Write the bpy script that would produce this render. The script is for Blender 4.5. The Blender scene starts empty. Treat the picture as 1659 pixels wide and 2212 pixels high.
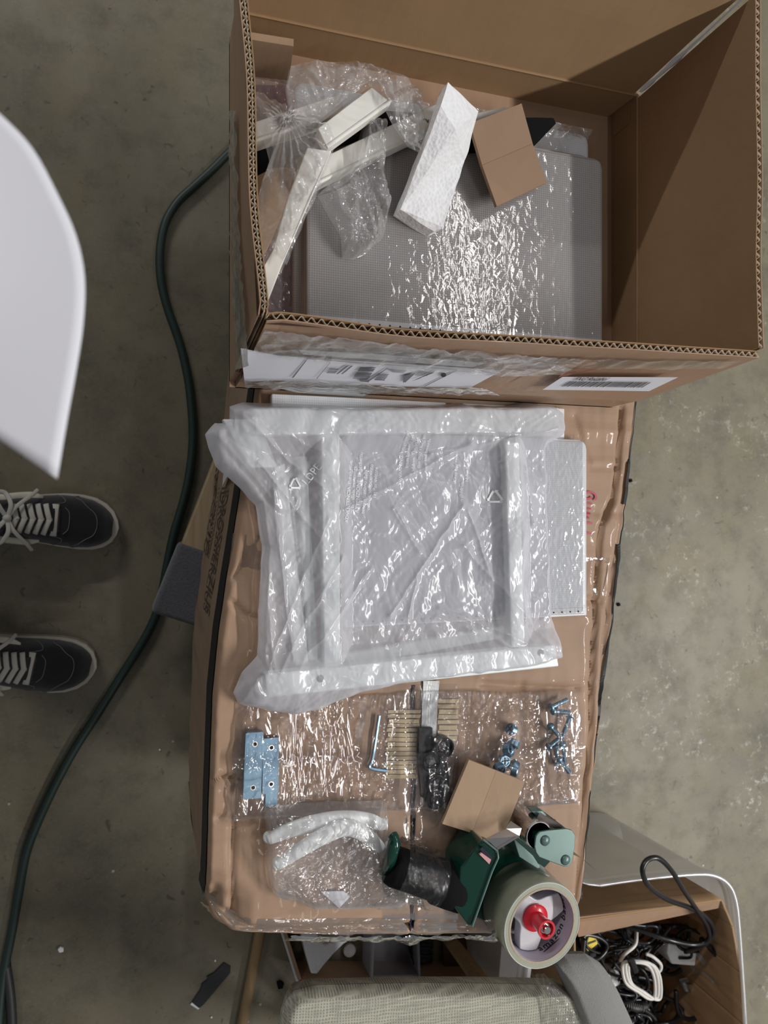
import bpy, bmesh, math, random
import numpy as np
from mathutils import Vector, Matrix
C = bpy.context.scene.collection
SC = bpy.context.scene
R = math.radians

# ------------------------------------------------------------------ camera
CAM_H, FPX = 1.36, 1550.0
TILT = math.atan((829.5 - 330.0) / FPX)
cd = bpy.data.cameras.new('camera')
cam = bpy.data.objects.new('camera', cd)
C.objects.link(cam)
cam.location = (0, 0, CAM_H)
cam.rotation_euler = (0, -TILT, 0)
cd.sensor_fit = 'VERTICAL'
cd.sensor_height = 36.0
cd.lens = FPX / 2212.0 * 36.0
cd.clip_start = 0.02
cd.dof.use_dof = True
cd.dof.focus_distance = 0.80
cd.dof.aperture_fstop = 9.0
SC.camera = cam

# ------------------------------------------------------------------ world, lamps, exposure
w = bpy.data.worlds.new('world')
SC.world = w
w.use_nodes = True
bg = w.node_tree.nodes['Background']
bg.inputs[0].default_value = (0.93, 0.96, 1.0, 1)
bg.inputs[1].default_value = 0.14
def strip(name, loc, sx, sy, power, color=(1.0, 0.985, 0.96), rot=(0, 0, 0)):
    l = bpy.data.lights.new(name, 'AREA')
    l.shape = 'RECTANGLE'; l.size = sx; l.size_y = sy
    l.energy = power; l.color = color
    o = bpy.data.objects.new(name, l); C.objects.link(o)
    o.location = loc; o.rotation_euler = rot
    return o
strip('ceiling_strip_lamp', (3.9, -1.4, 4.6), 0.16, 3.0, 300)
strip('ceiling_strip_lamp', (0.95, -1.9, 4.6), 0.12, 1.5, 13)
strip('ceiling_strip_lamp', (2.2, 1.9, 4.6), 0.12, 1.5, 15)
strip('ceiling_strip_lamp', (-3.2, 6.4, 4.6), 3.0, 0.16, 270)
SC.view_settings.view_transform = 'Standard'
SC.view_settings.look = 'None'
SC.view_settings.exposure = 0.14
SC.view_settings.gamma = 1.0
SC.view_settings.use_curve_mapping = False
SC.cycles.transparent_max_bounces = 24

# ------------------------------------------------------------------ pixel of the photo -> point of the place at a height or on a plane
ct, st = math.cos(TILT), math.sin(TILT)
def ray(u, v):
    x, y = (u - 829.5) / FPX, -(v - 1106.0) / FPX
    return Vector((x * ct + st, y, x * st - ct))
def at(u, v, h):
    d = ray(u, v); s = (h - CAM_H) / d.z
    return Vector((d.x * s, d.y * s, h))
def atxy(u, v, h):
    p = at(u, v, h); return (p.x, p.y)
def onY(u, v, Y):
    d = ray(u, v); s = Y / d.y
    return Vector((d.x * s, Y, CAM_H + d.z * s))
def onX(u, v, X):
    d = ray(u, v); s = X / d.x
    return Vector((X, d.y * s, CAM_H + d.z * s))

# ------------------------------------------------------------------ noise helpers (numpy)
def _hash(i, j, s):
    h = (i.astype(np.int64) * 374761393 + j.astype(np.int64) * 668265263 + int(s) * 974711) & 0xFFFFFFFF
    h = ((h ^ (h >> 13)) * 1274126177) & 0xFFFFFFFF
    return ((h ^ (h >> 16)) & 0xFFFF) / 65535.0
def vnoise(x, y, s=0):
    x = np.asarray(x, float); y = np.asarray(y, float)
    i = np.floor(x); j = np.floor(y); fx = x - i; fy = y - j
    fx = fx * fx * (3 - 2 * fx); fy = fy * fy * (3 - 2 * fy)
    a = _hash(i, j, s); b = _hash(i + 1, j, s); c = _hash(i, j + 1, s); d = _hash(i + 1, j + 1, s)
    return (a * (1 - fx) + b * fx) * (1 - fy) + (c * (1 - fx) + d * fx) * fy
def crumple(x, y, seed, freq, amp, n=9):
    """folds of creased film: warped triangle waves in many directions, patchy"""
    rnd = random.Random(seed); out = 0
    for k in range(n):
        a = rnd.uniform(0, math.pi); f = freq * (1.32 ** k); g = 1.0 / (1.30 ** k)
        t = (x * math.cos(a) + y * math.sin(a)) * f + 1.3 * vnoise(x * f * .55 + 7 * k, y * f * .55, seed + k) + rnd.random()
        tri = np.abs((t % 1.0) * 2 - 1)
        m = np.clip(vnoise(x * f * .45 + 31, y * f * .45 + 9 * k, seed + 50 + k) * 2.2 - .6, 0, 1)
        out = out + (tri - .5) * g * m
    return amp * out

# ------------------------------------------------------------------ object helpers
WL = {}
def _wl(o):
    return WL.get(o.name, Vector((0, 0, 0)))
def empty(name, loc, label, cat, group=None, kind=None):
    o = bpy.data.objects.new(name, None); C.objects.link(o)
    o.location = loc; o.empty_display_size = 0.02
    WL[o.name] = Vector(loc)
    tag(o, label, cat, group, kind)
    return o
def tag(o, label=None, cat=None, group=None, kind=None):
    if label: o['label'] = label
    if cat: o['category'] = cat
    if group: o['group'] = group
    if kind: o['kind'] = kind
    return o
def mesh(name, vf, mat, parent=None, smooth=False, bevel=0, seg=2, origin=None, uv=None, label=None, sub=0, split=0):
    """vf in world coordinates -> ONE mesh object, child of parent"""
    vs, fs = vf
    base = _wl(parent) if parent is not None else Vector((0, 0, 0))
    org = Vector(origin) if origin is not None else base
    me = bpy.data.meshes.new(name)
    me.from_pydata([tuple(Vector(v) - org) for v in vs], [], [tuple(f) for f in fs])
    me.update()
    o = bpy.data.objects.new(name, me); C.objects.link(o)
    if mat is not None: me.materials.append(mat)
    if uv is not None:
        l = me.uv_layers.new(name='UVMap')
        for lp in me.loops: l.data[lp.index].uv = uv[lp.vertex_index]
    if parent is not None: o.parent = parent
    o.location = org - base
    WL[o.name] = org
    if smooth:
        for p in me.polygons: p.use_smooth = True
    if bevel:
        b = o.modifiers.new('bevel', 'BEVEL'); b.width = bevel; b.segments = seg; b.limit_method = 'ANGLE'
        b.angle_limit = R(40)
        for p in me.polygons: p.use_smooth = True
        try:
            wn = o.modifiers.new('wn', 'WEIGHTED_NORMAL'); wn.keep_sharp = False
        except Exception: pass
    if split:
        m = o.modifiers.new('split', 'EDGE_SPLIT'); m.split_angle = R(split)
    if sub:
        m = o.modifiers.new('sub', 'SUBSURF'); m.levels = sub; m.render_levels = sub
    if label: o['label'] = label
    return o
def join(*vfs):
    V, F = [], []
    for vs, fs in vfs:
        n = len(V); V += list(vs); F += [tuple(i + n for i in f) for f in fs]
    return V, F
def box(x0, x1, y0, y1, z0, z1):
    v = [(x, y, z) for z in (z0, z1) for y in (y0, y1) for x in (x0, x1)]
    return v, [(0, 2, 3, 1), (4, 5, 7, 6), (0, 1, 5, 4), (2, 6, 7, 3), (0, 4, 6, 2), (1, 3, 7, 5)]
def prism(poly, z0, z1):
    """poly: list of (x,y); z0/z1 numbers or lists"""
    n = len(poly)
    a = z0 if hasattr(z0, '__len__') else [z0] * n
    b = z1 if hasattr(z1, '__len__') else [z1] * n
    s = sum(poly[i][0] * poly[(i + 1) % n][1] - poly[(i + 1) % n][0] * poly[i][1] for i in range(n))
    idx = list(range(n))
    if s < 0: idx.reverse()
    v = [(poly[i][0], poly[i][1], a[i]) for i in idx] + [(poly[i][0], poly[i][1], b[i]) for i in idx]
    f = [tuple(range(n - 1, -1, -1)), tuple(range(n, 2 * n))] + [(i, (i + 1) % n, n + (i + 1) % n, n + i) for i in range(n)]
    return v, f
def pxprism(px, h0, h1, hp=None):
    hp = h1 if hp is None else hp
    return prism([atxy(u, v, hp) for u, v in px], h0, h1)
def cat(pts, n=8, closed=False):
    """Catmull-Rom"""
    P = [Vector(p) for p in pts]; out = []
    m = len(P); rng = m if closed else m - 1
    for i in range(rng):
        p0 = P[(i - 1) % m] if closed or i > 0 else P[0] * 2 - P[1]
        p1 = P[i]; p2 = P[(i + 1) % m]
        p3 = P[(i + 2) % m] if closed or i + 2 < m else P[-1] * 2 - P[-2]
        for k in range(n):
            t = k / n
            out.append(.5 * ((2 * p1) + (p2 - p0) * t + (2 * p0 - 5 * p1 + 4 * p2 - p3) * t * t + (3 * p1 - p0 - 3 * p2 + p3) * t ** 3))
    if not closed: out.append(P[-1])
    return out
def tube(pts, r, sides=8, closed=False, flat=1.0, up=None):
    """sweep; r number or list; flat scales the section along the 'up' normal"""
    P = [Vector(p) for p in pts]; n = len(P)
    rr = r if hasattr(r, '__len__') else [r] * n
    V, F = [], []
    nrm = None
    for i in range(n):
        t = (P[(i + 1) % n] - P[i - 1]) if closed else (P[min(i + 1, n - 1)] - P[max(i - 1, 0)])
        if t.length < 1e-9: t = Vector((1, 0, 0))
        t.normalize()
        if up is not None:
            nrm = Vector(up) - t * t.dot(Vector(up))
            if nrm.length < 1e-5: nrm = t.orthogonal()
        else:
            if nrm is None: nrm = t.orthogonal()
            nrm = nrm - t * t.dot(nrm)
            if nrm.length < 1e-6: nrm = t.orthogonal()
        nrm.normalize(); b = t.cross(nrm)
        for k in range(sides):
            a = 2 * math.pi * k / sides
            V.append(tuple(P[i] + nrm * (math.cos(a) * rr[i] * flat) + b * (math.sin(a) * rr[i])))
    for i in range(n if closed else n - 1):
        j = (i + 1) % n
        for k in range(sides):
            l = (k + 1) % sides
            F.append((i * sides + k, i * sides + l, j * sides + l, j * sides + k))
    if not closed:
        F.append(tuple(range(sides - 1, -1, -1))); F.append(tuple(range((n - 1) * sides, n * sides)))
    return V, F
def lathe(prof, c, sides=32, axis=(0, 0, 1)):
    """prof: (r, z) pairs along axis from c"""
    q = Vector((0, 0, 1)).rotation_difference(Vector(axis).normalized())
    V, F = [], []
    for r, z in prof:
        for k in range(sides):
            a = 2 * math.pi * k / sides
            V.append(tuple(Vector(c) + q @ Vector((r * math.cos(a), r * math.sin(a), z))))
    for i in range(len(prof) - 1):
        for k in range(sides):
            l = (k + 1) % sides
            F.append((i * sides + k, i * sides + l, (i + 1) * sides + l, (i + 1) * sides + k))
    if prof[0][0] > 1e-6: F.append(tuple(range(sides - 1, -1, -1)))
    if prof[-1][0] > 1e-6: F.append(tuple(range((len(prof) - 1) * sides, len(prof) * sides)))
    return V, F
def ring(prof, c, sides=48, axis=(0, 0, 1)):
    """closed profile loop revolved (hollow)"""
    q = Vector((0, 0, 1)).rotation_difference(Vector(axis).normalized())
    V, F = [], []; m = len(prof)
    for r, z in prof:
        for k in range(sides):
            a = 2 * math.pi * k / sides
            V.append(tuple(Vector(c) + q @ Vector((r * math.cos(a), r * math.sin(a), z))))
    for i in range(m):
        j = (i + 1) % m
        for k in range(sides):
            l = (k + 1) % sides
            F.append((i * sides + k, i * sides + l, j * sides + l, j * sides + k))
    return V, F
def plate(outer, holes, z0, z1, mtx=None):
    """flat plate with real round holes; outer (x,y), holes (x,y,r); returns vf"""
    bm = bmesh.new(); edges = []
    def loop(pts):
        vs = [bm.verts.new((x, y, z1)) for x, y in pts]
        for i in range(len(vs)): edges.append(bm.edges.new((vs[i], vs[(i + 1) % len(vs)])))
    loop(outer)
    for x, y, r in holes:
        loop([(x + r * math.cos(a * math.pi / 8), y + r * math.sin(a * math.pi / 8)) for a in range(16)])
    bmesh.ops.triangle_fill(bm, edges=edges, use_beauty=True, use_dissolve=False, normal=(0, 0, 1))
    g = bmesh.ops.extrude_face_region(bm, geom=bm.faces[:])
    for v in g['geom']:
        if isinstance(v, bmesh.types.BMVert): v.co.z = z0
    bmesh.ops.recalc_face_normals(bm, faces=bm.faces[:])
    bm.verts.index_update()
    V = [(mtx @ v.co if mtx else v.co.copy()) for v in bm.verts]
    F = [tuple(v.index for v in f.verts) for f in bm.faces]
    bm.free()
    return V, F
def resample(pl, n):
    P = np.array([tuple(p)[:2] for p in pl], float)
    d = np.r_[0, np.cumsum(np.hypot(*np.diff(P, axis=0).T))]
    t = np.linspace(0, d[-1], n)
    return np.c_[np.interp(t, d, P[:, 0]), np.interp(t, d, P[:, 1])]
def coons(bottom, right, top, left, nu, nv):
    """bottom/top left->right, left/right bottom->top; returns X,Y arrays [nv,nu], U,V"""
    b = resample(bottom, nu); t = resample(top, nu); l = resample(left, nv); r = resample(right, nv)
    u = np.linspace(0, 1, nu)[None, :, None]; v = np.linspace(0, 1, nv)[:, None, None]
    S = (1 - v) * b[None] + v * t[None] + (1 - u) * l[:, None] + u * r[:, None] \
        - ((1 - u) * (1 - v) * b[0] + u * (1 - v) * b[-1] + (1 - u) * v * t[0] + u * v * t[-1])
    return S[..., 0], S[..., 1], np.broadcast_to(u[..., 0], S.shape[:2]), np.broadcast_to(v[..., 0], S.shape[:2])
def gridvf(X, Y, Z, flip=False):
    nv, nu = X.shape
    V = list(zip(X.ravel().tolist(), Y.ravel().tolist(), Z.ravel().tolist()))
    F = []
    for j in range(nv - 1):
        for i in range(nu - 1):
            a = j * nu + i
            F.append((a, a + 1, a + nu + 1, a + nu) if not flip else (a, a + nu, a + nu + 1, a + 1))
    return V, F
def segd(X, Y, x0, y0, x1, y1):
    dx, dy = x1 - x0, y1 - y0; L = dx * dx + dy * dy + 1e-12
    t = np.clip(((X - x0) * dx + (Y - y0) * dy) / L, 0, 1)
    return np.hypot(X - x0 - t * dx, Y - y0 - t * dy)
def tent(X, Y, segs, base, slope):
    z = np.full_like(X, base)
    for x0, y0, x1, y1, hw, h in segs:
        z = np.maximum(z, h - slope * np.maximum(0, segd(X, Y, x0, y0, x1, y1) - hw))
    return z
def text(name, s, mat, parent, M4, size, bold=0.0, shear=0.0, zf=None, space=1.0):
    c = bpy.data.curves.new(name, 'FONT'); c.body = s; c.size = size; c.offset = bold * size; c.shear = shear
    c.space_character = space
    c.align_x = 'CENTER'; c.align_y = 'CENTER'; c.resolution_u = 3
    t = bpy.data.objects.new('tmp_text', c); C.objects.link(t)
    bpy.context.view_layer.update()
    dg = bpy.context.evaluated_depsgraph_get()
    me = bpy.data.meshes.new_from_object(t.evaluated_get(dg))
    bpy.data.objects.remove(t); bpy.data.curves.remove(c)
    V = [M4 @ v.co for v in me.vertices]
    if zf is not None and V:
        z = zf(np.array([v.x for v in V]), np.array([v.y for v in V]))
        V = [Vector((v.x, v.y, float(a))) for v, a in zip(V, z)]
    F = [tuple(p.vertices) for p in me.polygons]
    bpy.data.meshes.remove(me)
    if parent is None: return V, F
    return mesh(name, (V, F), mat, parent)
def frame(o, x, y):
    """matrix with origin o, x and y directions"""
    x = Vector(x).normalized(); z = x.cross(Vector(y)).normalized(); y = z.cross(x)
    return Matrix(((x.x, y.x, z.x, o[0]), (x.y, y.y, z.y, o[1]), (x.z, y.z, z.z, o[2]), (0, 0, 0, 1)))
def copy_tree(o, parent=None):
    c = o.copy(); C.objects.link(c)
    if parent is not None: c.parent = parent
    WL[c.name] = _wl(o)
    for ch in list(o.children): copy_tree(ch, c)
    return c

# ------------------------------------------------------------------ materials
class NT:
    def __init__(s, name):
        s.m = bpy.data.materials.new(name); s.m.use_nodes = True
        s.t = s.m.node_tree; s.p = s.t.nodes['Principled BSDF']; s.o = s.t.nodes['Material Output']
    def n(s, typ, **kw):
        x = s.t.nodes.new(typ)
        for k, v in kw.items():
            if k.startswith('i_'):
                x.inputs[k[2:].replace('_', ' ')].default_value = v
            else: setattr(x, k, v)
        return x
    def l(s, a, b): s.t.links.new(a, b); return s
    def coord(s, scale=(1, 1, 1), rot=(0, 0, 0), kind='Object'):
        c = s.n('ShaderNodeTexCoord'); m = s.n('ShaderNodeMapping')
        m.inputs['Scale'].default_value = scale; m.inputs['Rotation'].default_value = rot
        s.l(c.outputs[kind], m.inputs[0]); return m.outputs[0]
    def noise(s, vec, scale, detail=3, rough=.5, dist=0):
        x = s.n('ShaderNodeTexNoise'); x.inputs['Scale'].default_value = scale; x.inputs['Detail'].default_value = detail
        x.inputs['Roughness'].default_value = rough; x.inputs['Distortion'].default_value = dist
        s.l(vec, x.inputs['Vector']); return x.outputs[0]
    def vor(s, vec, scale, feature='F1', rnd=1.0, out=0):
        x = s.n('ShaderNodeTexVoronoi'); x.feature = feature; x.inputs['Scale'].default_value = scale
        x.inputs['Randomness'].default_value = rnd; s.l(vec, x.inputs['Vector']); return x.outputs['Distance']
    def ramp(s, v, stops):
        x = s.n('ShaderNodeValToRGB'); e = x.color_ramp.elements
        while len(e) < len(stops): e.new(.5)
        for k, (p, c) in enumerate(stops):
            e[k].position = p; e[k].color = (*c, 1) if len(c) == 3 else c
        s.l(v, x.inputs[0]); return x.outputs[0]
    def mix(s, a, b, f, blend='MIX'):
        x = s.n('ShaderNodeMix'); x.data_type = 'RGBA'; x.blend_type = blend
        for v, k in ((f, 0), (a, 6), (b, 7)):
            if hasattr(v, 'links'): s.l(v, x.inputs[k])
            else: x.inputs[k].default_value = v if k == 0 else (*v, 1)
        return x.outputs[2]
    def math(s, op, a, b=0.0):
        x = s.n('ShaderNodeMath', operation=op)
        for v, k in ((a, 0), (b, 1)):
            if hasattr(v, 'links'): s.l(v, x.inputs[k])
            else: x.inputs[k].default_value = v
        return x.outputs[0]
    def bump(s, h, strength, dist=.001, prev=None):
        x = s.n('ShaderNodeBump'); x.inputs['Strength'].default_value = strength; x.inputs['Distance'].default_value = dist
        s.l(h, x.inputs['Height'])
        if prev is not None: s.l(prev, x.inputs['Normal'])
        return x.outputs[0]
    def base(s, c): 
        if hasattr(c, 'links'): s.l(c, s.p.inputs['Base Color'])
        else: s.p.inputs['Base Color'].default_value = (*c, 1)
        return s
    def set(s, **k):
        for a, v in k.items():
            i = s.p.inputs[a.replace('_', ' ')]
            if hasattr(v, 'links'): s.l(v, i)
            else: i.default_value = v
        return s
def plain(name, col, rough=.5, metal=0.0, spec=.5, var=.06, scale=60, bump=0.0, coat=0.0):
    """single-colour material with a slight mottling"""
    s = NT(name); v = s.coord()
    n = s.noise(v, scale, 4)
    s.base(s.mix(tuple(c * (1 - var) for c in col), tuple(min(1, c * (1 + var)) for c in col), n))
    s.set(Roughness=rough, Metallic=metal, Specular_IOR_Level=spec, Coat_Weight=coat)
    if bump: s.set(Normal=s.bump(n, bump, .0006))
    return s.m
def cardboard(name, col, flute=(1, 0, 0), pitch=150, rough=.75, stain=.25, glossy=0.0):
    """kraft board: fibre mottling, faint flute lines running across the given axis"""
    s = NT(name); v = s.coord()
    n1 = s.noise(v, 9, 4, .6); n2 = s.noise(v, 420, 3, .7)
    d = tuple(c * (1 - stain) for c in col); e = tuple(min(1, c * (1 + stain * .55)) for c in col)
    c = s.mix(d, e, s.ramp(n1, [(.25, (0, 0, 0)), (.75, (1, 1, 1))]))
    c = s.mix(c, s.mix(d, e, n2), .35)
    s.base(c)
    vv = s.coord(scale=tuple(pitch if f else 2.2 for f in flute))
    fl = s.noise(vv, 1.0, 2, .5)
    b = s.bump(fl, .38, .0012)
    b = s.bump(s.noise(v, 700, 2), .12, .0004, b)
    s.set(Roughness=rough, Normal=b, Specular_IOR_Level=.3 + glossy, Coat_Weight=glossy)
    return s.m
def film(name, opacity, tint=(.86, .87, .89), rough=.12, wrink=(90, .35), stretch=(1, 1, 1), gloss=1.0, fine=0.0):
    """thin plastic sheet: clear transmission + a little haze + mirror reflection"""
    s = NT(name); t = s.t; t.nodes.remove(s.p)
    v = s.coord(scale=stretch)
    vo = s.vor(v, wrink[0], 'DISTANCE_TO_EDGE')
    nz = s.noise(v, wrink[0] * .55, 4, .55, .6)
    h = s.math('ADD', s.math('MULTIPLY', vo, .5), s.math('MULTIPLY', nz, .8))
    b = s.bump(h, wrink[1], .004)
    if fine: b = s.bump(s.noise(v, wrink[0] * 4.5, 3, .6), fine, .0008, b)
    tr = s.n('ShaderNodeBsdfTransparent'); tr.inputs[0].default_value = (.985, .985, .99, 1)
    df = s.n('ShaderNodeBsdfDiffuse'); df.inputs[0].default_value = (*tint, 1)
    tl = s.n('ShaderNodeBsdfTranslucent'); tl.inputs[0].default_value = (*tint, 1)
    ad = s.n('ShaderNodeMixShader'); ad.inputs[0].default_value = .4
    s.l(df.outputs[0], ad.inputs[1]).l(tl.outputs[0], ad.inputs[2])
    s.l(b, df.inputs['Normal']).l(b, tl.inputs['Normal'])
    lw = s.n('ShaderNodeLayerWeight'); lw.inputs[0].default_value = .35; s.l(b, lw.inputs['Normal'])
    op = s.math('ADD', s.math('MULTIPLY', lw.outputs['Facing'], opacity * .9 + .05), opacity)
    op = s.math('MINIMUM', op, .95)
    m1 = s.n('ShaderNodeMixShader'); s.l(op, m1.inputs[0]).l(tr.outputs[0], m1.inputs[1]).l(ad.outputs[0], m1.inputs[2])
    gl = s.n('ShaderNodeBsdfGlossy'); gl.inputs['Roughness'].default_value = rough; gl.inputs[0].default_value = (1, 1, 1, 1)
    s.l(b, gl.inputs['Normal'])
    fr = s.n('ShaderNodeFresnel'); fr.inputs[0].default_value = 1.5; s.l(b, fr.inputs['Normal'])
    fg = s.math('MINIMUM', s.math('MULTIPLY', fr.outputs[0], gloss), .6)
    m2 = s.n('ShaderNodeMixShader'); s.l(fg, m2.inputs[0]).l(m1.outputs[0], m2.inputs[1]).l(gl.outputs[0], m2.inputs[2])
    s.l(m2.outputs[0], s.o.inputs['Surface'])
    return s.m

def m_floor():
    s = NT('concrete'); v = s.coord()
    a = s.noise(v, 2.3, 6, .62, .3); b = s.noise(v, 14, 5, .65); c = s.noise(v, 160, 3, .7); e = s.noise(v, 5.5, 5, .7, .8)
    col = s.ramp(a, [(.28, (.105, .094, .066)), (.52, (.180, .160, .112)), (.74, (.245, .220, .165))])
    col = s.mix(col, (.06, .055, .04), s.math('MULTIPLY', s.ramp(b, [(.47, (0, 0, 0)), (.78, (1, 1, 1))]), .62))
    col = s.mix(col, (.20, .16, .08), s.math('MULTIPLY', s.ramp(e, [(.50, (0, 0, 0)), (.68, (1, 1, 1))]), .42))
    col = s.mix(col, (.26, .25, .22), s.math('MULTIPLY', s.ramp(c, [(.50, (0, 0, 0)), (.75, (1, 1, 1))]), .22))
    # dark grime freckles
    gv = s.noise(v, 42, 3, .6, 1.2)
    col = s.mix(col, (.035, .032, .026), s.math('MULTIPLY', s.ramp(gv, [(.64, (0, 0, 0)), (.73, (1, 1, 1))]), .6))
    # white paint splashes, densest on the aisle side of the cartons
    sx = s.n('ShaderNodeSeparateXYZ'); s.l(v, sx.inputs[0])
    side = s.ramp(s.math('ADD', s.math('MULTIPLY', sx.outputs[0], .5), .3), [(.44, (.0, .0, .0)), (.66, (1, 1, 1))])
    sp = s.noise(v, 46, 6, .80, .25); pt = s.noise(v, 3.6, 4, .7, .2)
    mk = s.math('MULTIPLY', s.ramp(sp, [(.54, (0, 0, 0)), (.62, (1, 1, 1))]), s.ramp(pt, [(.50, (0, 0, 0)), (.66, (1, 1, 1))]))
    col = s.mix(col, (.56, .56, .50), s.math('MULTIPLY', mk, s.math('MULTIPLY', side, .8)))
    fl = s.ramp(s.vor(v, 26), [(.0, (1, 1, 1)), (.055, (1, 1, 1)), (.075, (0, 0, 0))])
    col = s.mix(col, (.5, .5, .46), s.math('MULTIPLY', s.math('MULTIPLY', fl, s.ramp(s.noise(v, 9, 2), [(.56, (0, 0, 0)), (.6, (1, 1, 1))])), .7))
    s.base(col)
    s.set(Roughness=s.math('ADD', s.math('MULTIPLY', b, .25), .38), Normal=s.bump(s.mix(c, b, .5), .15, .0015), Specular_IOR_Level=.35)
    return s.m
def m_dots(name, col, dark, scale=380):
    s = NT(name); v = s.coord(rot=(0, 0, R(0)))
    d = s.vor(v, scale, rnd=0.0)
    c = s.mix(dark, col, s.ramp(d, [(.18, (0, 0, 0)), (.42, (1, 1, 1))]))
    c = s.mix(c, tuple(x * .93 for x in col), s.math('MULTIPLY', s.noise(v, 6, 3), .3))
    s.base(c).set(Roughness=.55, Normal=s.bump(d, .25, .0006), Specular_IOR_Level=.35)
    return s.m
def m_weave(name, a, b, dens=520):
    s = NT(name); v = s.coord(rot=(0, 0, R(7)))
    w1 = s.n('ShaderNodeTexWave', wave_type='BANDS', bands_direction='X'); w1.inputs['Scale'].default_value = dens * .16; w1.inputs['Distortion'].default_value = 4; w1.inputs['Detail'].default_value = 3; w1.inputs['Detail Scale'].default_value = .6
    w2 = s.n('ShaderNodeTexWave', wave_type='BANDS', bands_direction='Y'); w2.inputs['Scale'].default_value = dens * .16; w2.inputs['Distortion'].default_value = 4; w2.inputs['Detail'].default_value = 3; w2.inputs['Detail Scale'].default_value = .6
    s.l(v, w1.inputs[0]).l(v, w2.inputs[0])
    h = s.math('MAXIMUM', w1.outputs['Fac'], w2.outputs['Fac'])
    slub = s.noise(s.coord(scale=(18, 260, 60)), 1, 3, .6)
    slub2 = s.noise(s.coord(scale=(260, 18, 60)), 1, 3, .6)
    c = s.mix(b, a, s.ramp(h, [(.25, (0, 0, 0)), (.95, (1, 1, 1))]))
    c = s.mix(c, tuple(x * .55 for x in a), s.math('MULTIPLY', s.ramp(s.math('MULTIPLY', slub, s.math('ADD', slub2, .5)), [(.42, (0, 0, 0)), (.62, (1, 1, 1))]), .55))
    s.base(c).set(Roughness=.9, Normal=s.bump(h, .6, .0008), Specular_IOR_Level=.2, Sheen_Weight=.2)
    return s.m
def m_foam():
    s = NT('polystyrene'); v = s.coord()
    d = s.vor(v, 260); n = s.noise(v, 60, 4)
    s.base(s.mix((.78, .79, .82), (.90, .90, .92), d)).set(Roughness=.6, Normal=s.bump(s.mix(d, n, .4), .7, .0014), Subsurface_Weight=.0)
    return s.m
def m_wood(name, a, b, axis=0):
    s = NT(name); sc = [14, 14, 14]; sc[axis] = 1.2; v = s.coord(scale=tuple(sc))
    n = s.noise(v, 3.0, 5, .6, 1.5)
    s.base(s.mix(a, b, s.ramp(n, [(.3, (0, 0, 0)), (.7, (1, 1, 1))]))).set(Roughness=.7, Normal=s.bump(n, .25, .001))
    return s.m
def m_pile(name, a, b, scale=500):
    s = NT(name); v = s.coord()
    n = s.noise(v, scale, 4, .7); m = s.noise(v, 16, 3)
    s.base(s.mix(s.mix(a, b, n), a, s.math('MULTIPLY', m, .5))).set(Roughness=1.0, Normal=s.bump(n, .9, .002), Specular_IOR_Level=.1, Sheen_Weight=.35)
    return s.m
def m_zinc():
    s = NT('zinc_plated_steel'); v = s.coord(scale=(1, 1, 1))
    n = s.noise(v, 120, 3); m = s.noise(v, 18, 2)
    s.base(s.mix((.13, .23, .33), (.28, .40, .49), s.mix(n, m, .6))).set(Metallic=.9, Roughness=.34, Normal=s.bump(n, .08, .0005))
    return s.m
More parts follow.
